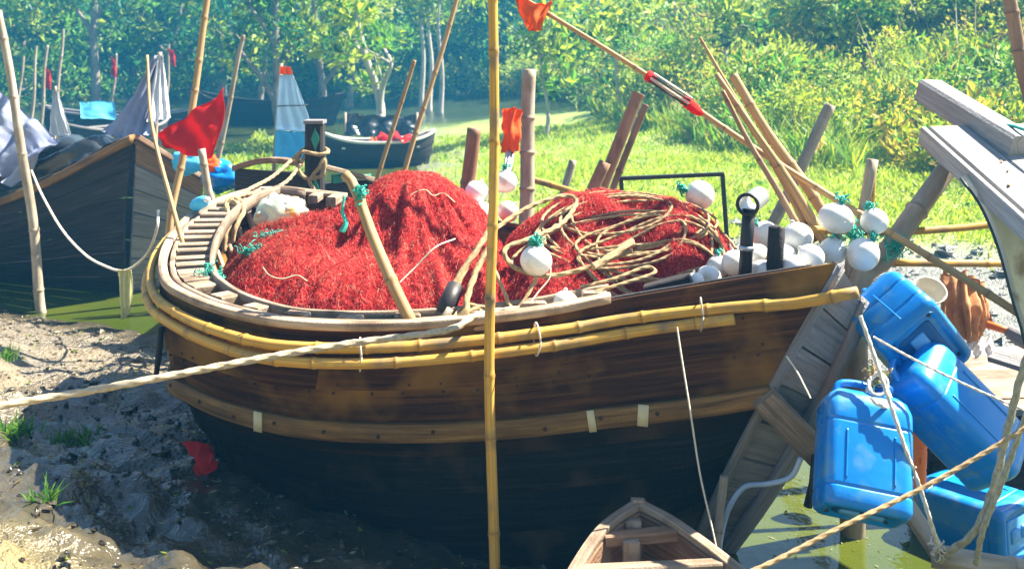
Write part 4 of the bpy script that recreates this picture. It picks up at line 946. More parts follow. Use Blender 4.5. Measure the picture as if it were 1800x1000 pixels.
tag(obj('prop_stick', MB().add(*tube(A((284, 575, 5.55), (280, 615, 5.55), (274, 665, 5.55)), [.016, .018, .014], 8)), M['dark_wood']), 'short black stick hanging under the bow fender', 'stick')

# ------------------------------------------------------------------ small boat in the foreground
sb = thing('rowing_boat', 'small brown wooden boat with its prow nosing up from the lower edge', 'boat', (.6, 3.6, 0))
tip = at(1122, 886, 4.50)
Lf = catmull([tip, at(1062, 930, 4.32), at(1012, 1002, 4.10), at(970, 1090, 3.8), at(930, 1230, 3.4), at(900, 1500, 2.8)], 24)
Rt = catmull([tip, at(1185, 920, 4.38), at(1280, 990, 4.14), at(1380, 1075, 3.88), at(1480, 1190, 3.5), at(1560, 1440, 2.9)], 24)
for S, nm in ((Lf, -1), (Rt, 1)):
    up = np.repeat(np.array([[0, 0, 1.0]]), 24, 0)
    nrm = outward(S, (.55, 3.6))
    for k, (z0, z1) in enumerate(((0, .16), (.165, .32), (.325, .5))):
        f0, f1 = 1 - .22 * z0, 1 - .22 * z1
        obj('side_plank', MB().add(*sweep(S - up * ((z0 + z1) / 2 + .02) - nrm * (.10 * (z0 + z1) / 2), nrm, up, rsec(.028, z1 - z0))), M['brown_wood'], sb, smooth=False)
    obj('gunwale_strip', MB().add(*sweep(S + nrm * .004, nrm, up, rsec(.05, .03))), M['pale_wood'], sb, smooth=False)
obj('stem_post', MB().add(*board(tip + [0, .01, .02], tip + [-.02, -.06, -.42], .06, .05, up=(0, -1, .1))), M['pale_wood'], sb, smooth=False)
for fr_, mt, zz in ((5, 'brown_wood', .03), (9, 'pale_wood', .02), (13, 'brown_wood', .05)):
    a, b = Lf[fr_] * .97 + Rt[fr_] * .03, Rt[fr_] * .97 + Lf[fr_] * .03
    obj('cross_beam', MB().add(*board(a - [0, 0, zz], b - [0, 0, zz], .06, .05)), M[mt], sb, smooth=False)
for q in (3, 6):
    a, b = Lf[q] * .55 + Rt[q] * .45, Lf[q] * .5 + Rt[q] * .5
    obj('knee', MB().add(*board(Lf[q] * .62 + Rt[q] * .38 + [0, 0, -.01], Lf[q] * .62 + Rt[q] * .38 - [0, 0, .34], .07, .05, up=(0, 1, 0))), M['pale_wood'], sb, smooth=False)
V = np.vstack([Lf - [0, 0, .36], Rt[::-1] - [0, 0, .36]])
obj('floor', MB().add(V, [(i, i + 1, 46 - i, 47 - i) for i in range(23)]), M['brown_wood'], sb, smooth=False)

# ------------------------------------------------------------------ bleached boat at the edge: raised planks
wb = thing('moored_boat', 'sun-bleached boat end with broad raised planks at the bank side', 'boat', (2.9, 5.2, 0))
c1, c2 = at(1626, 229, 5.6), at(1800, 385, 4.75)
e = np.array([1.0, .12, .02]); e /= np.linalg.norm(e)
edge = c2 - c1
ncol = 4
for k in range(ncol):
    a, b = c1 + e * (.02 + .225 * k + .11), c1 + edge * 1.9 + e * (.02 + .225 * k + .11)
    nn = np.cross(e, edge); nn /= np.linalg.norm(nn); nn *= np.sign(nn[2])
    obj('deck_plank', MB().add(*board(a, b, .22, .045, up=nn)), M['silver_wood'], wb, smooth=False)
obj('edge_board', MB().add(*board(c1 - e * .012 - nn * .03, c1 + edge * 1.9 - e * .012 - nn * .03, .03, .10, up=nn)), M['silver_wood'], wb, smooth=False)
b0, b1 = at(1632, 160, 6.1), at(1800, 262, 5.3)
obj('upper_beam', MB().add(*board(b0, b1, .16, .14, up=(.1, -.25, 1))), M['silver_wood'], wb, smooth=False)
hs = catmull(A((1710, 312, 5.15), (1745, 360, 5.05), (1775, 430, 5.0), (1800, 520, 5.0), (1830, 640, 5.0), (1850, 900, 5.1)), 18)
for k in range(5):
    o1 = np.array([.02 + .16 * k, .03 + .07 * k, 0])
    S = np.repeat(np.array([[.92, .38, 0]]), 18, 0); T = np.gradient(hs, axis=0); T /= np.linalg.norm(T, axis=1)[:, None]
    Uv = np.cross(S, T); Uv /= np.linalg.norm(Uv, axis=1)[:, None]
    obj('bow_board', MB().add(*sweep(hs + o1, S, Uv, rsec(.155, .04))), M['cream_p'], wb, smooth=False)
obj('stem_band', MB().add(*tube(hs + np.array([-.075, -.03, 0]), .007, 8)), M['steel_d'], wb)
cd_ = rope('twine', 'teal cord stretched over the bleached planks', A((1690, 222, 5.7), (1765, 220, 5.45), (1800, 228, 5.3), (1860, 250, 5.1)), .009, 'teal', False, 'cord')
for q in range(26):
    u, v = random.uniform(.35, 1.1), random.uniform(.05, .8)
    p = c1 + edge * u + e * v + nn * .026
    a = random.uniform(0, 6.28); l = random.uniform(.012, .03); d1 = np.array([math.cos(a), math.sin(a), 0]) * l; d2 = np.array([-math.sin(a), math.cos(a), 0]) * l * .4
    d1 -= nn * np.dot(d1, nn); d2 -= nn * np.dot(d2, nn)
    tag(obj('dry_leaf', MB().add([p - d1, p - d2 + nn * .004, p + d1 + nn * .006, p + d2 + nn * .004, p - nn * .003], [(0, 1, 2, 3), (1, 0, 4), (2, 1, 4), (3, 2, 4), (0, 3, 4)]), M['brownbag']), 'dry leaf scrap lying on the bleached deck planks', 'leaf', 'dry leaves on the bleached planks')

# ------------------------------------------------------------------ low boat behind the cans
lb = thing('flat_boat', 'low plank-decked boat behind the blue cans', 'boat', (3.3, 6.6, 0))
for k in range(7):
    y = 5.75 + .17 * k
    obj('deck_plank', MB().add(*board((2.30 + .12 * abs(k - 2), y, .52 + .004 * (k % 2)), (4.8, y + .25, .55 + .004 * (k % 2)), .165, .03)), M['pale_wood'], lb, smooth=False)
obj('side_board', MB().add(*board((2.28, 5.62, .42), (4.8, 5.86, .45), .03, .26)), M['dark_wood'], lb, smooth=False)
obj('side_board', MB().add(*board((2.31, 5.64, .20), (4.8, 5.88, .22), .03, .26)), M['dark_wood'], lb, smooth=False)
obj('bow_board', MB().add(*board((2.28, 5.62, .34), (2.66, 6.9, .36), .03, .5)), M['dark_wood'], lb, smooth=False)
obj('gunwale_strip', MB().add(*board((2.28, 5.60, .545), (4.8, 5.84, .575), .06, .04)), M['grey_wood'], lb, smooth=False)
# things on it
sk = thing('sack', 'crumpled brown sacking hung on a stake behind the cans', 'sack', at(1700, 590, 6.0))
obj('sack_cloth', MB().add(*sheet([A((1655, 490, 6.2), (1690, 478, 6.1), (1725, 500, 6.15)), A((1662, 540, 6.1), (1700, 540, 5.95), (1738, 548, 6.05)), A((1668, 575, 6.1), (1700, 600, 5.95), (1715, 590, 6.05))], wave=.05, freq=5, nu=40, nv=30)), M['brownbag'], sk)
obj('sack_fold', MB().add(*sheet([A((1690, 480, 6.12), (1720, 492, 6.05)), A((1700, 530, 6.0), (1745, 560, 5.98)), A((1715, 560, 6.0), (1735, 575, 6.0))], wave=.05, freq=2, seed=4)), M['brownbag'], sk)
pole('wooden_stake', 'thin stake holding the brown sacking', [(1650, 640, 6.2), (1655, 560, 6.2), (1662, 475, 6.2)], .016, 'bamboo_t', .014, 1, 'stake')
bw = thing('bowl', 'white plastic bowl tilted behind the uppermost can', 'bowl', at(1628, 525, 5.9))
prof = [(.0, 0), (.05, 0), (.075, .03), (.092, .08), (.096, .085), (.088, .08), (.07, .035), (.045, .012), (0.002, .01)]
V, F = [], []
for i, (r, z) in enumerate(prof):
    for j in range(20): V.append((r * math.cos(j * math.pi / 10), r * math.sin(j * math.pi / 10), z))
F = [(i * 20 + j, i * 20 + (j + 1) % 20, (i + 1) * 20 + (j + 1) % 20, (i + 1) * 20 + j) for i in range(8) for j in range(20)]
V = np.array(V) @ np.array(Matrix.Rotation(.7, 3, 'X')).T + at(1628, 525, 5.9)
obj('bowl_shell', MB().add(V, F), M['cream_p'], bw)
tag(obj('plank_scrap', MB().add(*board(at(1745, 625, 5.6), at(1860, 660, 5.3), .10, .03, up=(0, -.5, 1))), M['grey_wood'], smooth=False), 'loose grey plank end lying at the edge of the low deck', 'plank')
cloth('rag', 'pinkish cloth scrap on the low deck behind the sacking', 'white_cl', [[(1700, 600, 6.0), (1745, 590, 6.0)], [(1690, 630, 5.9), (1755, 620, 5.9)]], 'rag', wave=.03)
tl = thing('tool', 'wooden mallet with pale grip lying on the low deck', 'tool', at(1770, 590, 5.8))
obj('grip', MB().add(*tube(A((1735, 570, 5.85), (1760, 578, 5.8), (1775, 582, 5.78)), .022, 10)), M['orange_pl'], tl)
obj('head', MB().add(*tube(A((1770, 580, 5.79), (1790, 592, 5.75), (1830, 610, 5.7)), [.03, .05, .055], 12)), M['grey_wood'], tl)

# ------------------------------------------------------------------ neighbouring boat at the left
nb = thing('moored_boat', 'dark high-prowed wooden boat under tarpaulins in the creek', 'boat', (-5.2, 11.2, 0))
NN = 40
g1 = catmull(A((236, 246, 10.3), (170, 280, 10.45), (80, 325, 10.6), (-20, 365, 10.8), (-160, 405, 11.1), (-330, 430, 11.5), (-520, 430, 11.9)), NN)
w1 = g1 * 1.0; bot = catmull(np.vstack([at(226, 500, 10.95), at(150, 500, 11.15), at(70, 496, 11.35), at(-20, 490, 11.6), at(-160, 480, 11.9), at(-330, 470, 12.2), at(-520, 460, 12.5)]), NN); bot[:, 2] = -.12
w1 = (g1 * .6 + bot * .4); w1 += outward(g1, (-5.5, 12.5)) * .10
for k in range(6):
    obj('hull_plank', MB().add(*strake(g1, w1, bot, k / 6 + .002, (k + 1) / 6 - .003, 0, NN - 1, lap=.022, c=(-5.5, 12.5))), M['dark_wood'], nb, smooth=False)
gn = outward(g1, (-5.5, 12.5)); up = np.repeat(np.array([[0, 0, 1.0]]), NN, 0)
obj('gunwale_rail', MB().add(*sweep(g1 + gn * .03 + up * .01, gn, up, rsec(.09, .09))), M['wale'], nb)
fa, fb = at(240, 246, 10.3), at(356, 318, 10.9)
ba, bb = bot[0], np.array([bot[0][0] + .62, bot[0][1] + .55, -.12])
for k in range(7):
    t0, t1 = k / 7 + .004, (k + 1) / 7 - .004
    P = [fa + (ba - fa) * t0, fb + (bb - fb) * t0, fb + (bb - fb) * t1, fa + (ba - fa) * t1]
    n_ = np.cross(P[1] - P[0], P[3] - P[0]); n_ /= np.linalg.norm(n_); n_ *= -np.sign(n_[1])
    o_ = n_ * (.012 + .010 * (k % 2))
    V = [p + o_ for p in P] + [p - n_ * .03 for p in P]
    obj('prow_board', MB().add(V, [(0, 1, 2, 3), (7, 6, 5, 4), (0, 4, 5, 1), (1, 5, 6, 2), (2, 6, 7, 3), (3, 7, 4, 0)], np.array([(0, 0), (0, .7), (.2, .7), (.2, 0)] * 2)), M['brown_wood' if k == 0 else 'grey_wood'], nb, smooth=False)
obj('prow_cap', MB().add(*board(fa + [0, 0, .03], fb + [0, 0, .03], .10, .05)), M['brown_wood'], nb, smooth=False)
fs = catmull(np.vstack([fb, at(250, 250, 12.3), at(120, 290, 12.9), at(-120, 340, 13.3), at(-400, 380, 13.5)]), 20)
fbm_ = fs * 1.0; fbm_[:, 2] = -.1; fbm_[0] = bb
for k in range(3):
    obj('hull_plank', MB().add(*strake(fs, fs * .5 + fbm_ * .5, fbm_, k / 3 + .003, (k + 1) / 3 - .003, 0, 19, lap=.01, c=(-5.5, 12.0))), M['dark_wood'], nb, smooth=False)
rope('bow_line', 'thin line sagging from the neighbouring boat to the mud edge', A((55, 300, 10.2), (75, 345, 10.1), (110, 405, 9.9), (150, 448, 9.6), (185, 468, 9.2), (215, 476, 8.7), (240, 465, 8.4), (262, 440, 8.2), (276, 400, 8.0), (278, 370, 8.1)), .011, 'rope_w', False)
cloth('tarpaulin', 'crumpled black plastic tarpaulin over the neighbouring boat', 'tarp', [[(250, 252, 10.6), (180, 240, 11.2), (100, 262, 11.8)], [(190, 268, 10.45), (130, 250, 10.9), (40, 275, 11.4)], [(110, 308, 10.55), (50, 282, 10.9), (-40, 290, 11.3)], [(20, 345, 10.7), (-30, 310, 10.9), (-120, 315, 11.3)]], 'tarpaulin', wave=.10, freq=3, nu=34, nv=34)
cloth('tarpaulin', 'pale violet sheet pitched like a tent on the neighbouring boat', 'lilac', [[(276, 98, 11.0), (278, 100, 11.0), (282, 98, 11.05)], [(235, 165, 11.0), (255, 175, 10.9), (288, 170, 11.0)], [(180, 232, 11.0), (225, 245, 10.8), (262, 240, 10.7)]], 'tarpaulin', wave=.06, freq=4, nu=24, nv=24)
cloth('sheet', 'white cloth hanging on the far side of the violet tent', 'white_cl', [[(277, 97, 10.95), (286, 98, 10.95)], [(266, 165, 10.85), (296, 165, 10.9)], [(258, 215, 10.7), (300, 208, 10.8)]], 'cloth', wave=.03)
cloth('tarpaulin', 'pale grey tarpaulin with dark folds sloping off the neighbouring boat', 'lilac', [[(-60, 100, 11.2), (10, 168, 11.0), (105, 245, 10.8)], [(-60, 190, 11.0), (0, 235, 10.8), (75, 275, 10.65)], [(-60, 300, 10.8), (-10, 300, 10.7), (20, 330, 10.6)]], 'tarpaulin', wave=.14, freq=4, nu=34, nv=30, seed=5)
cloth('flag', 'small white tapering cloth standing beyond the tarpaulins', 'white_cl', [[(93, 160, 12.6), (100, 160, 12.6)], [(88, 200, 12.6), (112, 200, 12.6)], [(86, 238, 12.6), (126, 240, 12.6)]], 'flag', wave=.03)
pole('thin_pole', 'thin staff behind the small white cloth', [(96, 300, 12.7), (97, 230, 12.7), (98, 152, 12.7)], .02, 'bamboo_p', .016, .5)
pole('thin_pole', 'tent pole holding the pale violet sheet', [(272, 290, 11.1), (276, 200, 11.1), (279, 92, 11.1)], .03, 'bamboo_p', .024, .5)
cl = thing('bundle', 'blue and orange cloth bundle beyond the bow', 'bundle', at(385, 320, 9.6))
V, F, U, C = ball((0, 0, 0), 1, 24, 16)
nn_ = .45 + .7 * fbm(V[:, 0] * 2, V[:, 1] * 2, V[:, 2] * 2) + .9 * np.abs(fbm(V[:, 0] * 4 + 3, V[:, 1] * 4, V[:, 2] * 4) - .5)
obj('blue_cloth', MB().add(V * nn_[:, None] * [.20, .15, .16] + at(388, 312, 9.6), F, U, C), M['blue'], cl)
obj('orange_cloth', MB().add(V * nn_[:, None] * [.09, .09, .10] + at(372, 292, 9.55), F, U, C), M['orange'], cl)
obj('pale_cloth', MB().add(V * nn_[:, None] * [.16, .12, .14] + at(330, 285, 9.9), F, U, C), M['cyan'], cl)

# ------------------------------------------------------------------ dark boat with green diamonds behind the bow
gb = thing('painted_boat', 'dark boat with green diamond marks and square post behind the bow', 'boat', (-2.2, 9.3, 0))
po = obj('post', MB().add(*board(at(553, 420, 8.6), at(554, 216, 8.6), .15, .15, up=(0, 1, 0))), M['dark_wood'], gb, smooth=False)
pc = at(554, 245, 8.515)
for dz in (0, -.42):
    c = pc + [0, -.003, dz]
    obj('diamond', MB().add([c + [0, 0, .10], c + [.035, 0, 0], c - [0, 0, .10], c - [.035, 0, 0], c + [0, .008, .10], c + [.035, .008, 0], c + [0, .008, -.10], c + [-.035, .008, 0]], [(0, 3, 2, 1), (0, 1, 5, 4), (1, 2, 6, 5), (2, 3, 7, 6), (3, 0, 4, 7)]), M['green_p'], po, smooth=False)
obj('post_cap', MB().add(*board(at(537, 214, 8.6), at(571, 214, 8.6), .18, .03)), M['grey_wood'], po, smooth=False)
def wall(P0, P1, top, bot_, n, mat, nm='side_board'):
    for k in range(n):
        z0, z1 = top + (bot_ - top) * k / n - .004, top + (bot_ - top) * (k + 1) / n + .004
        a, b = np.array(P0, float), np.array(P1, float); zc = (z0 + z1) / 2
        obj(nm, MB().add(*board((a[0], a[1], zc), (b[0], b[1], zc), .04, abs(z1 - z0))), M[mat], gb, smooth=False)
wa, wb_ = at(415, 300, 9.0), at(545, 300, 8.7)
wall(wa, wb_, 1.52, -.1, 6, 'dark_wood')
we = at(760, 320, 9.7)
wall(at(565, 300, 8.7), we, 1.42, -.1, 6, 'dark_wood')
obj('gunwale_strip', MB().add(*board(at(566, 292, 8.65), at(665, 318, 9.1), .06, .04)), M['pale_wood'], gb, smooth=False)
obj('gunwale_strip', MB().add(*board(at(412, 296, 9.0), at(530, 288, 8.7), .07, .05, bend=.05, n=8)), M['brown_wood'], gb, smooth=False)
for px in (588, 640):
    c = at(px, 322, 8.72 + (px - 565) * .005); ex_ = (we - at(565, 300, 8.7)); ex_[2] = 0; ex_ /= np.linalg.norm(ex_); f_ = np.array([ex_[1], -ex_[0], 0])
    obj('green_panel', MB().add(*board(c - ex_ * .05 + f_ * .03, c + ex_ * .05 + f_ * .03, .02, .16)), M['green_p'], gb, smooth=False)
obj('deck', MB().add(np.array([wa, wb_, at(565, 300, 8.7), we, we + [0, 1.4, 0], wa + [0, 1.4, 0]]) * [1, 1, 0] + [0, 0, 1.2], [(0, 1, 2, 3, 4, 5)]), M['dark_wood'], gb, smooth=False)
rope('post_rope', 'tan rope wound and knotted round the square post', A((520, 290, 8.5), (525, 270, 8.48), (540, 268, 8.46), (560, 272, 8.44), (576, 268, 8.5), (572, 262, 8.7), (545, 262, 8.72), (528, 268, 8.6), (524, 295, 8.48), (535, 312, 8.46), (552, 314, 8.45), (568, 305, 8.45), (570, 280, 8.46), (560, 296, 8.44), (545, 318, 8.44), (553, 340, 8.44), (548, 365, 8.44), (560, 385, 8.43), (566, 392, 8.4)), .016)

# ------------------------------------------------------------------ far boats on the creek
def skiff(label, c, L, bw_, h, yaw, mat, rim, extra=None):
    t = thing('rowing_boat', label, 'boat', c, None, Matrix.Rotation(yaw, 3, 'Z').to_quaternion())
    n = 26; s = np.linspace(-1, 1, n)
    half = bw_ / 2 * (1 - np.abs(s) ** 2.6) ** .75 + .04; sh = h * (1 + .45 * np.abs(s) ** 3)
    for sg in (-1, 1):
        g = np.stack([s * L / 2, sg * half, sh], 1); b = np.stack([s * L / 2 * .86, sg * half * .55, np.full(n, -.12)], 1); w = (g * .62 + b * .38) + np.stack([0 * s, sg * .05 * np.ones(n), 0 * s], 1)
        for k in range(3):
            obj('hull_plank', MB().add(*strake(g, w, b, k / 3 + .002, (k + 1) / 3 - .002, 0, n - 1, lap=.012, c=(0, -sg * .5))), M[mat], t, local=True, smooth=False)
        up = np.repeat(np.array([[0, 0, 1.0]]), n, 0)
        obj('gunwale_strip', MB().add(*sweep(g + up * .02, np.stack([0 * s, sg * np.ones(n), 0 * s], 1), up, rsec(.10, .06))), M[rim], t, local=True)
    q = np.stack([s * L / 2 * .94, half * .85, np.full(n, h * .45)], 1); q2 = q * [1, -1, 1]
    obj('floor', MB().add(np.vstack([q, q2[::-1]]), [(i, i + 1, 2 * n - 2 - i, 2 * n - 1 - i) for i in range(n - 1)]), M['dark_wood'], t, local=True)
    for x in (-.3, .3):
        obj('thwart', MB().add(*board((x * L, -bw_ * .42, h * .8), (x * L, bw_ * .42, h * .8), .2, .04)), M[rim], t, local=True, smooth=False)
    return t
skiff('small far boat with cream rim beached by the creek bank', (-3.05, 23.5, .05), 2.6, 1.0, .50, .25, 'dark_wood', 'cream_p')
cloth('net_bundle', 'red and orange net bundle lying in the cream-rimmed boat', 'red', [[(655, 243, 23.4), (690, 236, 23.4), (725, 240, 23.4)], [(660, 250, 23.0), (695, 246, 23.0), (728, 250, 23.0)]], 'net', wave=.12)
cloth('sheet', 'faded orange sheet beside the red net bundle in the far boat', 'orange', [[(648, 246, 23.3), (672, 243, 23.3)], [(652, 254, 23.0), (676, 252, 23.0)]], 'cloth', wave=.08)
aw = thing('awning', 'dark sheet awning stretched behind the cream-rimmed boat', 'awning', at(665, 262, 25.5))
obj('awning_sheet', MB().add(*sheet([A((605, 200, 25.5), (665, 204, 25.5), (735, 203, 25.5)), A((605, 238, 25.3), (665, 240, 25.3), (733, 238, 25.3))], wave=.10, freq=4, nu=24)), M['tarp'], aw)
for px in (607, 733): obj('awning_post', MB().add(*tube(A((px, 275, 25.4), (px, 198, 25.4)), .035, 7)), M['bamboo_p'], aw)
skiff('dark far boat lying low at the foot of the wood', (-12.0, 32.0, 0), 5.2, 1.5, .7, .2, 'dark_wood', 'grey_wood')
skiff('far boat end-on under the leafy bank with blue sheet', (-10.5, 27.0, 0), 4.0, 1.3, .6, 1.2, 'dark_wood', 'grey_wood')
skiff('far dark boat between the red flag and the pale sail', (-9.0, 38.0, 0), 6.0, 1.7, .8, -.3, 'dark_wood', 'dark_wood')
cloth('sheet', 'blue and white sheet bundled in the end-on far boat', 'cyan', [[(140, 180, 27.2), (200, 178, 27.2)], [(142, 208, 26.8), (205, 210, 26.8)]], 'cloth', wave=.05, freq=1.3)
for k, (px, py0, py1, dd, lb_) in enumerate(((60, 210, 82, 27, 'far thin staff nearest the picture edge'), (78, 205, 80, 28, 'far leaning staff with reddish rag'), (105, 205, 52, 27.5, 'far tall thin staff above the small white cloth'), (35, 215, 100, 29, 'far faint staff beside the crooked pale pole'), (200, 200, 95, 33, 'far staff carrying the small red pennant'))):
    pole('thin_pole', lb_, [(px - 8, py0 + 30, dd), (px, (py0 + py1) / 2, dd), (px + 5, py1, dd)], .05, 'bamboo_p', .035, .8)
cloth('flag', 'small far red pennant on a staff before the wood', 'red', [[(196, 98, 32.9), (203, 110, 32.9)], [(195, 130, 32.9), (205, 138, 32.9)]], 'flag', wave=.08)
cloth('flag', 'small far reddish rag on a leaning staff', 'red', [[(80, 120, 27.9), (88, 125, 27.9)], [(80, 155, 27.9), (90, 158, 27.9)]], 'flag', wave=.06)
cloth('flag', 'dark red far pennant above the violet tent', 'red', [[(294, 84, 34), (306, 90, 34)], [(300, 112, 34), (309, 118, 34)]], 'flag', wave=.06)
pole('thin_pole', 'far staff with the dark red pennant above the violet tent', [(290, 220, 34.2), (294, 150, 34.2), (298, 78, 34.2)], .05, 'bamboo_p', .04, .8)

# ------------------------------------------------------------------ vegetation
def leaf_mesh(P, D, L, Wd, C, rg, cup=.25):
    """Diamond leaves: base points P, directions D (unit), lengths L, widths Wd, colours C."""
    n = len(P)
    R = rg.normal(0, 1, (n, 3)); S = np.cross(D, R); S /= np.linalg.norm(S, axis=1)[:, None] + 1e-9
    Nn = np.cross(S, D)
    mid = P + D * (L * .45)[:, None]
    V = np.stack([P, mid + S * (Wd / 2)[:, None] + Nn * (Wd * cup)[:, None], P + D * L[:, None] - Nn * (L * .12)[:, None], mid - S * (Wd / 2)[:, None] + Nn * (Wd * cup)[:, None]], 1).reshape(-1, 3)
    F = np.arange(n * 4).reshape(n, 4)
    return V, F, np.zeros((n * 4, 2)), np.repeat(np.clip(C, 0, 1), 4, axis=0)
def blades(P, D, L, Wd, C, rg):
    n = len(P)
    S = np.stack([rg.normal(0, 1, n), rg.normal(0, .5, n), 0 * L], 1); S /= np.linalg.norm(S, axis=1)[:, None] + 1e-9
    bend = rg.normal(0, .25, (n, 3)) * L[:, None]; bend[:, 2] = -np.abs(bend[:, 2]) * .6
    m = P + D * (L * .55)[:, None] + bend * .25; t = P + D * L[:, None] + bend
    V = np.stack([P - S * (Wd / 2)[:, None], P + S * (Wd / 2)[:, None], m + S * (Wd * .4)[:, None], t, m - S * (Wd * .4)[:, None]], 1).reshape(-1, 3)
    F = np.arange(n * 5).reshape(n, 5)
    return V, F, np.zeros((n * 5, 2)), np.repeat(np.clip(C, 0, 1), 5, axis=0)
def join(parts):
    V, F, U, C, n = [], [], [], [], 0
    for v, f, u, c in parts:
        V.append(v); F.extend((np.asarray(f) + n).tolist()); U.append(u); C.append(c); n += len(v)
    return np.vstack(V), F, np.vstack(U), np.vstack(C)
PAL = {'lime': (.42, .50, .035), 'green': (.16, .36, .03), 'deep': (.05, .17, .03), 'teal': (.04, .18, .08), 'dry': (.46, .32, .10), 'yellow': (.56, .46, .05), 'pale': (.40, .52, .15)}
def clumps(cen, rad, per, size, pal, wts, rg, up=.35, asp=.45):
    n = len(cen); k = per
    ci = np.repeat(np.arange(n), k)
    dirv = rg.normal(0, 1, (n * k, 3)); dirv /= np.linalg.norm(dirv, axis=1)[:, None]
    rr = rg.random(n * k) ** .45
    P = cen[ci] + dirv * rr[:, None] * rad[ci]
    D = dirv + rg.normal(0, .6, (n * k, 3)) + np.array([0, 0, up]); D /= np.linalg.norm(D, axis=1)[:, None]
    cc = np.array([PAL[p] for p in pal]); pick = rg.choice(len(pal), n, p=wts)
    pick2 = np.where(rg.random(n * k) < .8, pick[ci], rg.choice(len(pal), n * k, p=wts))
    C = cc[pick2] * rg.uniform(.7, 1.25, (n * k, 1))
    L = (size * rg.choice([.65, 1.0, 1.5], n, p=[.35, .45, .2]))[ci] * rg.uniform(.6, 1.5, n * k)
    return leaf_mesh(P, D, L, L * asp * rg.uniform(.7, 1.3, n * k), C, rg)
def in_view(x, y, lo=-350, hi=2150):
    px = 900 + x / np.maximum(y, .5) * FPX
    return (px > lo) & (px < hi)
def scatter(n, box, rg, cond):
    x, y = rg.uniform(box[0], box[1], n), rg.uniform(box[2], box[3], n)
    h, s1, s2 = ground_h(x, y)
    k = in_view(x, y) & cond(x, y, s1, s2)
    return x[k], y[k], h[k], s2[k]
rg = np.random.default_rng(21)
# undergrowth on the slope at the right
x, y, h, s = scatter(16000, (-6, 30, 12, 48), rg, lambda x, y, a, b: (b > 6.5) & (b < 21) & (x > -7))
sel = rg.permutation(len(x))[:2300]; x, y, h, s = x[sel], y[sel], h[sel], s[sel]
r0 = rg.uniform(.22, .62, len(x)) * (1 + .02 * np.clip(y - 18, 0, 30))
lump = fbm(x * .35, y * .35)
cen = np.stack([x, y, h + r0 * rg.uniform(.2, 1.1, len(x)) + 2.2 * np.clip(fbm(x * .7 + 2, y * .7) - .48, 0, 1) * 2], 1)
rad = np.stack([r0, r0, r0 * .85], 1)
yl = lump > .47
pa_ = clumps(cen[yl], rad[yl], 105, .055 + .0034 * y[yl], ['lime', 'green', 'yellow', 'pale', 'deep', 'dry'], [.44, .18, .16, .14, .05, .03], rg)
pb_ = clumps(cen[~yl], rad[~yl], 105, .055 + .0034 * y[~yl], ['green', 'deep', 'teal', 'lime', 'pale', 'dry'], [.34, .08, .05, .36, .13, .04], rg)
# tall grass swathes in it
x, y, h, s = scatter(60000, (-4, 22, 13, 34), rg, lambda x, y, a, b: (b > 5.8) & (b < 15) & (fbm(x * .3 + 9, y * .3) > .5))
sel = rg.permutation(len(x))[:16000]; x, y, h = x[sel], y[sel], h[sel]
D = np.stack([rg.normal(0, .28, len(x)), rg.normal(0, .28, len(x)), np.ones(len(x))], 1); D /= np.linalg.norm(D, axis=1)[:, None]
cols = np.array([PAL['lime'], PAL['green'], PAL['pale'], PAL['dry']])[rg.choice(4, len(x), p=[.45, .33, .17, .05])] * rg.uniform(.75, 1.2, (len(x), 1))
pc_ = blades(np.stack([x, y, h], 1), D, rg.uniform(.35, 1.0, len(x)), rg.uniform(.02, .05, len(x)), cols, rg)
# dry stalks standing in the thicket
x, y, h, s = scatter(9000, (-4, 22, 15, 40), rg, lambda x, y, a, b: (b > 8.5) & (b < 18))
sel = rg.permutation(len(x))[:260]; x, y, h = x[sel], y[sel], h[sel]
D = np.stack([rg.normal(0, .3, len(x)), rg.normal(0, .3, len(x)), np.ones(len(x))], 1); D /= np.linalg.norm(D, axis=1)[:, None]
pd_ = leaf_mesh(np.stack([x, y, h], 1), D, rg.uniform(.9, 2.2, len(x)), rg.uniform(.015, .035, len(x)), np.array([(.46, .38, .26)]) * rg.uniform(.6, 1.3, (len(x), 1)), rg)
o = obj('undergrowth', join([pa_, pb_, pc_, pd_]), M['leaf'], kind='stuff', smooth=False); tag(o, 'tangled green undergrowth covering the sunny slope', 'undergrowth')
# the wood at the head of the creek
def wood_pts(n, cond, box):
    x, y, h, s = scatter(n, box, rg, cond); return x, y, h, s
x, y, h, s = wood_pts(14000, lambda x, y, a, b: (b > 4.0) & (b < 24) & (a < b + 3), (-34, 4, 22, 78))
k = (x < -3.5 - .05 * (y - 28)) | (y > 47); x, y, h, s = x[k], y[k], h[k], s[k]
sel = rg.permutation(len(x))[:2100]; x, y, h, s = x[sel], y[sel], h[sel], s[sel]
r0 = rg.uniform(.5, 1.15, len(x))
cen = np.stack([x, y, h + r0 * .4 + rg.random(len(x)) ** 1.5 * (1.0 + 6.5 * sstep(2, 8, s))], 1)
pw = clumps(cen, np.stack([r0, r0, r0 * .8], 1), 70, .20 + .0022 * y, ['green', 'deep', 'teal', 'lime', 'pale'], [.38, .20, .16, .16, .10], rg)
o = obj('far_wood', pw, M['leaf'], kind='stuff', smooth=False); tag(o, 'hazy blue-green mass of foliage at the head of the creek', 'wood')
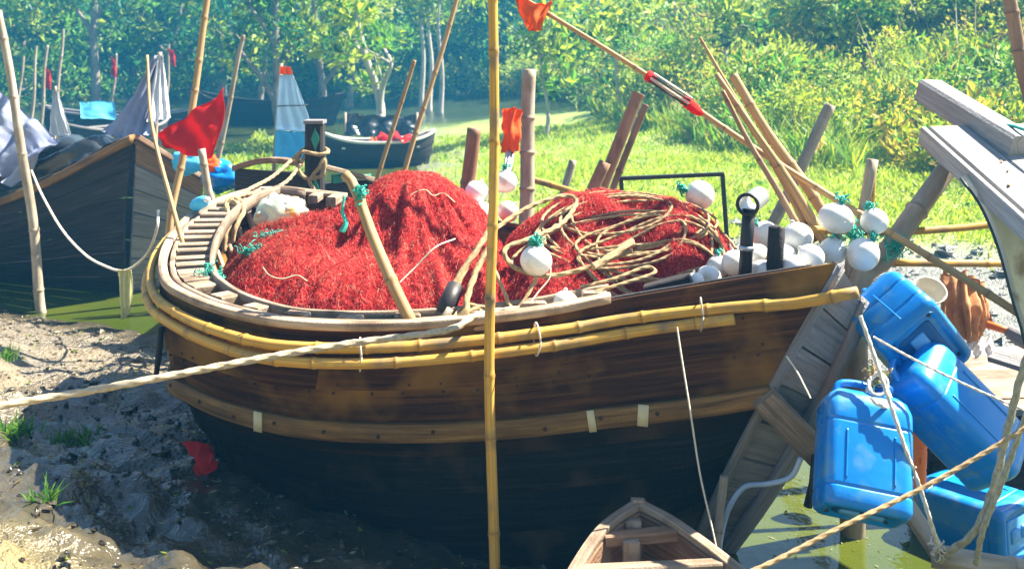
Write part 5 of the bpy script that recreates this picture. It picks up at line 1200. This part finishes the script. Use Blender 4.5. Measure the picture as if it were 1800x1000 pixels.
# short turf on the bank
x, y, h, s = scatter(260000, (-5, 18, 8, 30), rg, lambda x, y, a, b: (b > .3) & (b < 9.5) & (x < 12))
keep = rg.random(len(x)) < sstep(1.8, 4.6, s + 4.0 * sstep(10, 15, y) - 1.8 + 3.0 * (fbm(x * .7 + 4, y * .7) - .5)) * np.where(y > 20, .5, 1); x, y, h, s = x[keep], y[keep], h[keep], s[keep]
sel = rg.permutation(len(x))[:52000]; x, y, h, s = x[sel], y[sel], h[sel], s[sel]
D = np.stack([rg.normal(0, .45, len(x)), rg.normal(0, .45, len(x)), np.ones(len(x))], 1); D /= np.linalg.norm(D, axis=1)[:, None]
cols = np.array([(.46, .58, .05), (.34, .50, .03), (.54, .60, .12), (.50, .42, .16)])[rg.choice(4, len(x), p=[.45, .3, .17, .08])] * rg.uniform(.8, 1.2, (len(x), 1))
gr = blades(np.stack([x, y, h - .01], 1), D, rg.uniform(.05, .17, len(x)) * np.where(fbm(x * 1.1, y * 1.1 + 5) > .55, 1.5, .9), rg.uniform(.014, .03, len(x)), cols, rg)
cl_ = clumps(np.stack([x, y, h + .03], 1)[:700], np.repeat(np.array([[.12, .12, .06]]), 700, 0), 18, np.full(700, .06), ['lime', 'green', 'pale'], [.5, .3, .2], rg)
o = obj('bank_grass', join([gr, cl_]), M['leaf'], kind='stuff', smooth=False); tag(o, 'short lime-green grass on the far bank', 'grass')
# floating plants on the creek
x, y = rg.uniform(-7.5, -3.0, 900), rg.uniform(18, 32, 900); _, a_, b_ = ground_h(x, y)
k = (b_ < -.2) & (fbm(x * .5, y * .35 + 2) > .56); x, y = x[k], y[k]
o = obj('water_plants', clumps(np.stack([x, y, 0 * x + .06], 1), np.repeat(np.array([[.2, .2, .07]]), len(x), 0), 26, np.full(len(x), .13), ['lime', 'pale', 'green'], [.5, .3, .2], rg, up=.8), M['leaf'], kind='stuff', smooth=False)
tag(o, 'lime green floating plants on the far creek', 'water plants')

# ------------------------------------------------------------------ trees
def tree(label, px, d, path, r0, mat, crown_n, pal, wts, limbs, crown_h=(3.4, 8), spread=2.2, seed=0, crown=True):
    """path: (dx, dz) offsets up the trunk; limbs: (start fraction, (dx,dy,dz))."""
    rg = np.random.default_rng(seed)
    bx = (px - 900) * d / FPX; bz = gz(bx, d) - .15
    t = thing('tree', label, 'tree', (bx, d, bz))
    P = catmull([np.array([bx + a, d + .1 * math.sin(3 * b_ + seed), bz + b_]) for a, b_ in path], 22)
    P[:, 0] += .04 * np.sin(np.linspace(0, 9, 22) + seed)
    rr = 1.25 * r0 * np.linspace(1, .42, 22); rr[:3] *= [1.45, 1.2, 1.06]
    obj('trunk', MB().add(*tube(P, rr, 10)), M[mat], t)
    tips = [P[-1], P[-4], P[-7]]
    for f, v in limbs:
        i = int(f * 21); a = P[i]; v = np.array(v, float)
        Q = catmull([a, a + v * .4 + [0, 0, .08], a + v * .75 + rg.normal(0, .12, 3), a + v], 14)
        obj('limb', MB().add(*tube(Q, rr[i] * np.linspace(.72, .25, 14), 8)), M[mat], t)
        tips += [Q[-1], Q[-5]]
        for q in range(2):
            b0 = Q[5 + 4 * q]; w = rg.normal(0, .5, 3) + v / np.linalg.norm(v) * .7 + [0, 0, .3]
            S = catmull([b0, b0 + w * .5, b0 + w], 8)
            obj('branch', MB().add(*tube(S, rr[i] * np.linspace(.3, .1, 8), 6)), M[mat], t); tips.append(S[-1])
    if crown:
        n = crown_n
        base = np.array(tips)[rg.integers(0, len(tips), n)]
        cen = base + rg.normal(0, .5, (n, 3)) * np.array([spread * .5, spread * .5, 1.0])
        top = np.stack([P[-1][0] + rg.normal(0, spread, n // 2), P[-1][1] + rg.normal(0, spread * .7, n // 2), bz + rg.uniform(crown_h[0], crown_h[1], n // 2)], 1)
        cen = np.vstack([cen, top]); r = rg.uniform(.3, .75, len(cen))
        obj('crown', clumps(cen, np.stack([r, r, r * .7], 1), 40, np.full(len(cen), .14 + .0028 * d), pal, wts, rg), M['leaf'], t, smooth=False)
    return t
DK = (['green', 'deep', 'teal', 'lime'], [.35, .35, .2, .1]); LT = (['green', 'lime', 'pale', 'deep'], [.35, .35, .15, .15])
tree('dark straight tree trunk above the far red pennant', 165, 42, [(0, 0), (.05, 2), (-.05, 4), (.1, 6.5)], .17, 'bark', 34, *DK, [(.6, (-1.2, 0, 1.6)), (.7, (1.3, .3, 1.4)), (.85, (-.8, .5, 1.5))], (5, 9), 2.4, 1)
tree('dark forked tree leaning over the pale blue sail', 502, 33, [(.0, 0), (-.18, 1.2), (-.32, 2.1), (-.32, 3.2), (-.28, 6.0)], .17, 'bark', 30, *DK, [(.36, (-1.3, 0, 1.9)), (.6, (.9, .2, 1.6)), (.8, (-.8, -.3, 1.3))], (4.6, 8), 2.2, 2)
tree('pale forked tree standing behind the slanting poles', 678, 28, [(.06, 0), (-.10, .9), (-.22, 1.5), (-.62, 3.0), (-.8, 4.6)], .13, 'pale_bark', 22, *LT, [(.33, (.12, 0, 1.9)), (.7, (-.9, .2, 1.3))], (4.4, 7.5), 1.8, 3)
for q, (px, dd, lb_, mt) in enumerate(((742, 41, 'slender pale trunk, nearest the pale forked tree of three', 'pale_bark'), (756, 42, 'slender pale trunk, middle of three behind the slanting poles', 'pale_bark'), (774, 40, 'slender pale trunk, nearest the yellow pole of three', 'pale_bark'))):
    tree(lb_, px, dd, [(0, 0), (.03, 2), (-.04, 4), (.05, 7)], .09, mt, 16, *LT, [(.75, (.7, 0, 1.1)), (.85, (-.7, .2, 1))], (5, 8), 1.5, 10 + q)
for q, (px, dd, r_, lb_) in enumerate(((40, 46, .20, 'dark hazy tree nearest the upper corner of the wood'), (230, 50, .16, 'dark hazy tree behind the violet tent'), (275, 44, .14, 'slanting dark tree between the violet tent and flag pole'), (392, 48, .18, 'dark hazy tree beyond the red flag'), (455, 43, .13, 'thin dark tree beside the driftwood pole'), (570, 38, .15, 'leafy tree between the sail and the pale forked tree'), (615, 46, .14, 'leafy hazy tree behind the awning'), (110, 52, .17, 'far dark tree behind the thin staffs'), (330, 55, .17, 'far dark tree behind the tan flag pole'))):
    le = (.0, .5, .9, -.2, .3, -.3, .2, -.4, .2)[q]
    tree(lb_, px, dd, [(0, 0), (le * .3, 1.5), (le * .8, 3.2), (le * 1.4, 6.5)], r_, 'bark', 30, *(DK if q not in (5, 6) else LT), [(.45, (1.2, 0, 1.3)), (.6, (-1.3, .2, 1.4)), (.8, (.9, -.3, 1.2))], (4.2, 9), 2.3, 30 + q)
for q, (px, dd, lb_) in enumerate(((958, 27, 'thin sapling on the slope behind the yellow pole'), (1085, 29, 'thin leafy sapling on the slope above the red-bound pole'), (1275, 27, 'thin sapling on the slope above the bundled canes'), (1385, 30, 'slim leafy sapling on the slope above the grey post'), (1560, 26, 'slim sapling on the slope above the four floats'), (1740, 27, 'slim leafy sapling on the slope above the bleached boat'))):
    tree(lb_, px, dd, [(0, 0), (.05, 1.0), (-.05, 2.2), (.1, 3.4)], .05, 'pale_bark', 16, *LT, [(.5, (.5, 0, .8)), (.7, (-.5, .2, .7))], (2.2, 3.8), .8, 50 + q)

# ------------------------------------------------------------------ mud details
def tuft(label, px, py, n, r, seed):
    rg = np.random.default_rng(seed); p = None
    for dd in np.arange(4, 12, .03):
        p = at(px, py, dd)
        if p[2] <= gz(p[0], p[1]): break
    P = p + np.stack([rg.normal(0, r, n), rg.normal(0, r * .8, n), np.full(n, -.02)], 1)
    D = np.stack([rg.normal(0, .5, n), rg.normal(0, .5, n), np.ones(n)], 1); D /= np.linalg.norm(D, axis=1)[:, None]
    C = np.array([(.10, .26, .02), (.20, .34, .04), (.05, .16, .02)])[rg.integers(0, 3, n)]
    return tag(obj('grass_tuft', blades(P, D, rg.uniform(.06, .16, n), rg.uniform(.008, .016, n), C, rg), M['leaf'], smooth=False), label, 'grass tuft')
tuft('bright green grass tuft at the edge of the shaded mud', 30, 762, 90, .05, 1)
tuft('dark green grass tuft in the shaded mud below the mooring rope', 130, 775, 150, .09, 2)
tuft('small yellowish green tuft on the sunny mud by the shore', 8, 630, 50, .035, 3)
tuft('tiny yellow-green tuft lower down the shaded mud', 78, 882, 36, .03, 4)
rg = np.random.default_rng(8); mb = MB()
x, y = rg.uniform(-5, .3, 2600), rg.uniform(3.6, 10, 2600); h, a_, b_ = ground_h(x, y)
k = (a_ > .15) & in_view(x, y, -100, 1000); x, y, h = x[k][:1500], y[k][:1500], h[k][:1500]
cv, cf, _, _ = ball((0, 0, 0), 1, 6, 4)
for q in range(len(x)):
    s_ = min(.05, .006 + rg.exponential(.009)); R_ = rg.uniform(.6, 1.4, 3)
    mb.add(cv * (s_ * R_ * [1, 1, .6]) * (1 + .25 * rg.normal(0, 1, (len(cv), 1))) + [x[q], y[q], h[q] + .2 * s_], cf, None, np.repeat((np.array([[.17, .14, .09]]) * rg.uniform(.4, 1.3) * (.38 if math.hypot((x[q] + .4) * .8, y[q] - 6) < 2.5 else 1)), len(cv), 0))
o = obj('mud_clods', mb, M['ground'], kind='stuff', smooth=False); tag(o, 'small clods and debris strewn on the mud', 'clods')
x, y = rg.uniform(2, 12, 6000), rg.uniform(7, 15, 6000); h, a_, b_ = ground_h(x, y)
k = (b_ > .1) & (b_ < 3.6); x, y, h = x[k][:1300], y[k][:1300], h[k][:1300]
mb = MB()
for q in range(len(x)):
    s_ = min(.12, .015 + rg.exponential(.022)); R_ = rg.uniform(.6, 1.4, 3)
    mb.add(cv * (s_ * R_ * [1, 1, .55]) * (1 + .25 * rg.normal(0, 1, (len(cv), 1))) + [x[q], y[q], h[q] + .1 * s_], cf, None, np.repeat((np.array([[.21, .215, .20]]) * rg.uniform(.4, 1.5)), len(cv), 0))
o = obj('bank_clods', mb, M['ground'], kind='stuff', smooth=False); tag(o, 'grey mud clods along the far shore', 'clods')
cloth('rag', 'bright red rag lying under the bow on the mud', 'red', [[(322, 780, 5.72), (345, 776, 5.62), (368, 782, 5.5)], [(345, 800, 5.6), (356, 806, 5.5), (378, 806, 5.4)], [(360, 826, 5.52), (366, 832, 5.48), (374, 826, 5.42)]], 'rag', wave=.05, freq=2.5, nu=24, nv=24)
cloth('shard', 'pale plastic shard half buried in the shaded mud', 'white_cl', [[(200, 932, 5.0), (212, 928, 5.0)], [(210, 955, 4.98), (228, 952, 4.98)], [(222, 970, 4.97), (238, 972, 4.97)]], 'shard', wave=.01)

# litter on the mud and scum on the water
x, y = rg.uniform(-5, .3, 5000), rg.uniform(3.4, 10, 5000); h, a_, b_ = ground_h(x, y)
k = (a_ > .1) & in_view(x, y, -100, 1000); x, y, h = x[k][:900], y[k][:900], h[k][:900]; n = len(x)
D = np.stack([rg.normal(0, 1, n), rg.normal(0, 1, n), rg.normal(0, .15, n)], 1); D /= np.linalg.norm(D, axis=1)[:, None]
o = obj('mud_litter', leaf_mesh(np.stack([x, y, h + .012], 1), D, rg.uniform(.015, .07, n), rg.uniform(.004, .022, n), np.array([(.30, .22, .10), (.20, .14, .07), (.40, .36, .26), (.22, .26, .05)])[rg.integers(0, 4, n)], rg), M['leaf'], kind='stuff', smooth=False); tag(o, 'bits of dead leaf and straw scattered on the mud', 'litter')
x, y = rg.uniform(.4, 4.5, 2600), rg.uniform(3.4, 7, 2600)
k = fbm(x * 1.3, y * 1.3 + 3) > .50; x, y = x[k], y[k]; n = len(x)
D = np.stack([rg.normal(0, 1, n), rg.normal(0, 1, n), 0 * x], 1); D /= np.linalg.norm(D, axis=1)[:, None]
o = obj('water_scum', leaf_mesh(np.stack([x, y, 0 * x + .006], 1), D, rg.exponential(.014, n) + .004, rg.exponential(.007, n) + .003, np.array([(.30, .30, .14), (.12, .14, .04), (.42, .42, .30)])[rg.integers(0, 3, n)], rg, cup=.02), M['leaf'], kind='stuff', smooth=False); tag(o, 'specks of scum and leaf floating on the green water', 'scum')

# ------------------------------------------------------------------ smoky air
hz_m = bpy.data.materials.new('blue_smoke_haze'); hz_m.use_nodes = True
N, Lk = hz_m.node_tree.nodes, hz_m.node_tree.links
N.remove(N['Principled BSDF'])
pv = N.new('ShaderNodeVolumePrincipled')
pv.inputs['Color'].default_value = (.07, .48, 1.0, 1)
pv.inputs['Density'].default_value = .0029
pv.inputs['Anisotropy'].default_value = .2
Lk.new(pv.outputs[0], N['Material Output'].inputs['Volume'])
xa, xb, ya, yb, za, zb = -75, 75, -25, 115, -2, 20
V = [(x_, y_, z_) for z_ in (za, zb) for x_, y_ in ((xa, ya), (xb, ya), (xb, yb), (xa, yb))]
o = obj('haze', MB().add(V, [(3, 2, 1, 0), (4, 5, 6, 7), (0, 1, 5, 4), (1, 2, 6, 5), (2, 3, 7, 6), (3, 0, 4, 7)]), hz_m, kind='stuff', smooth=False)
tag(o, 'thin blue smoky haze over the creek', 'haze')
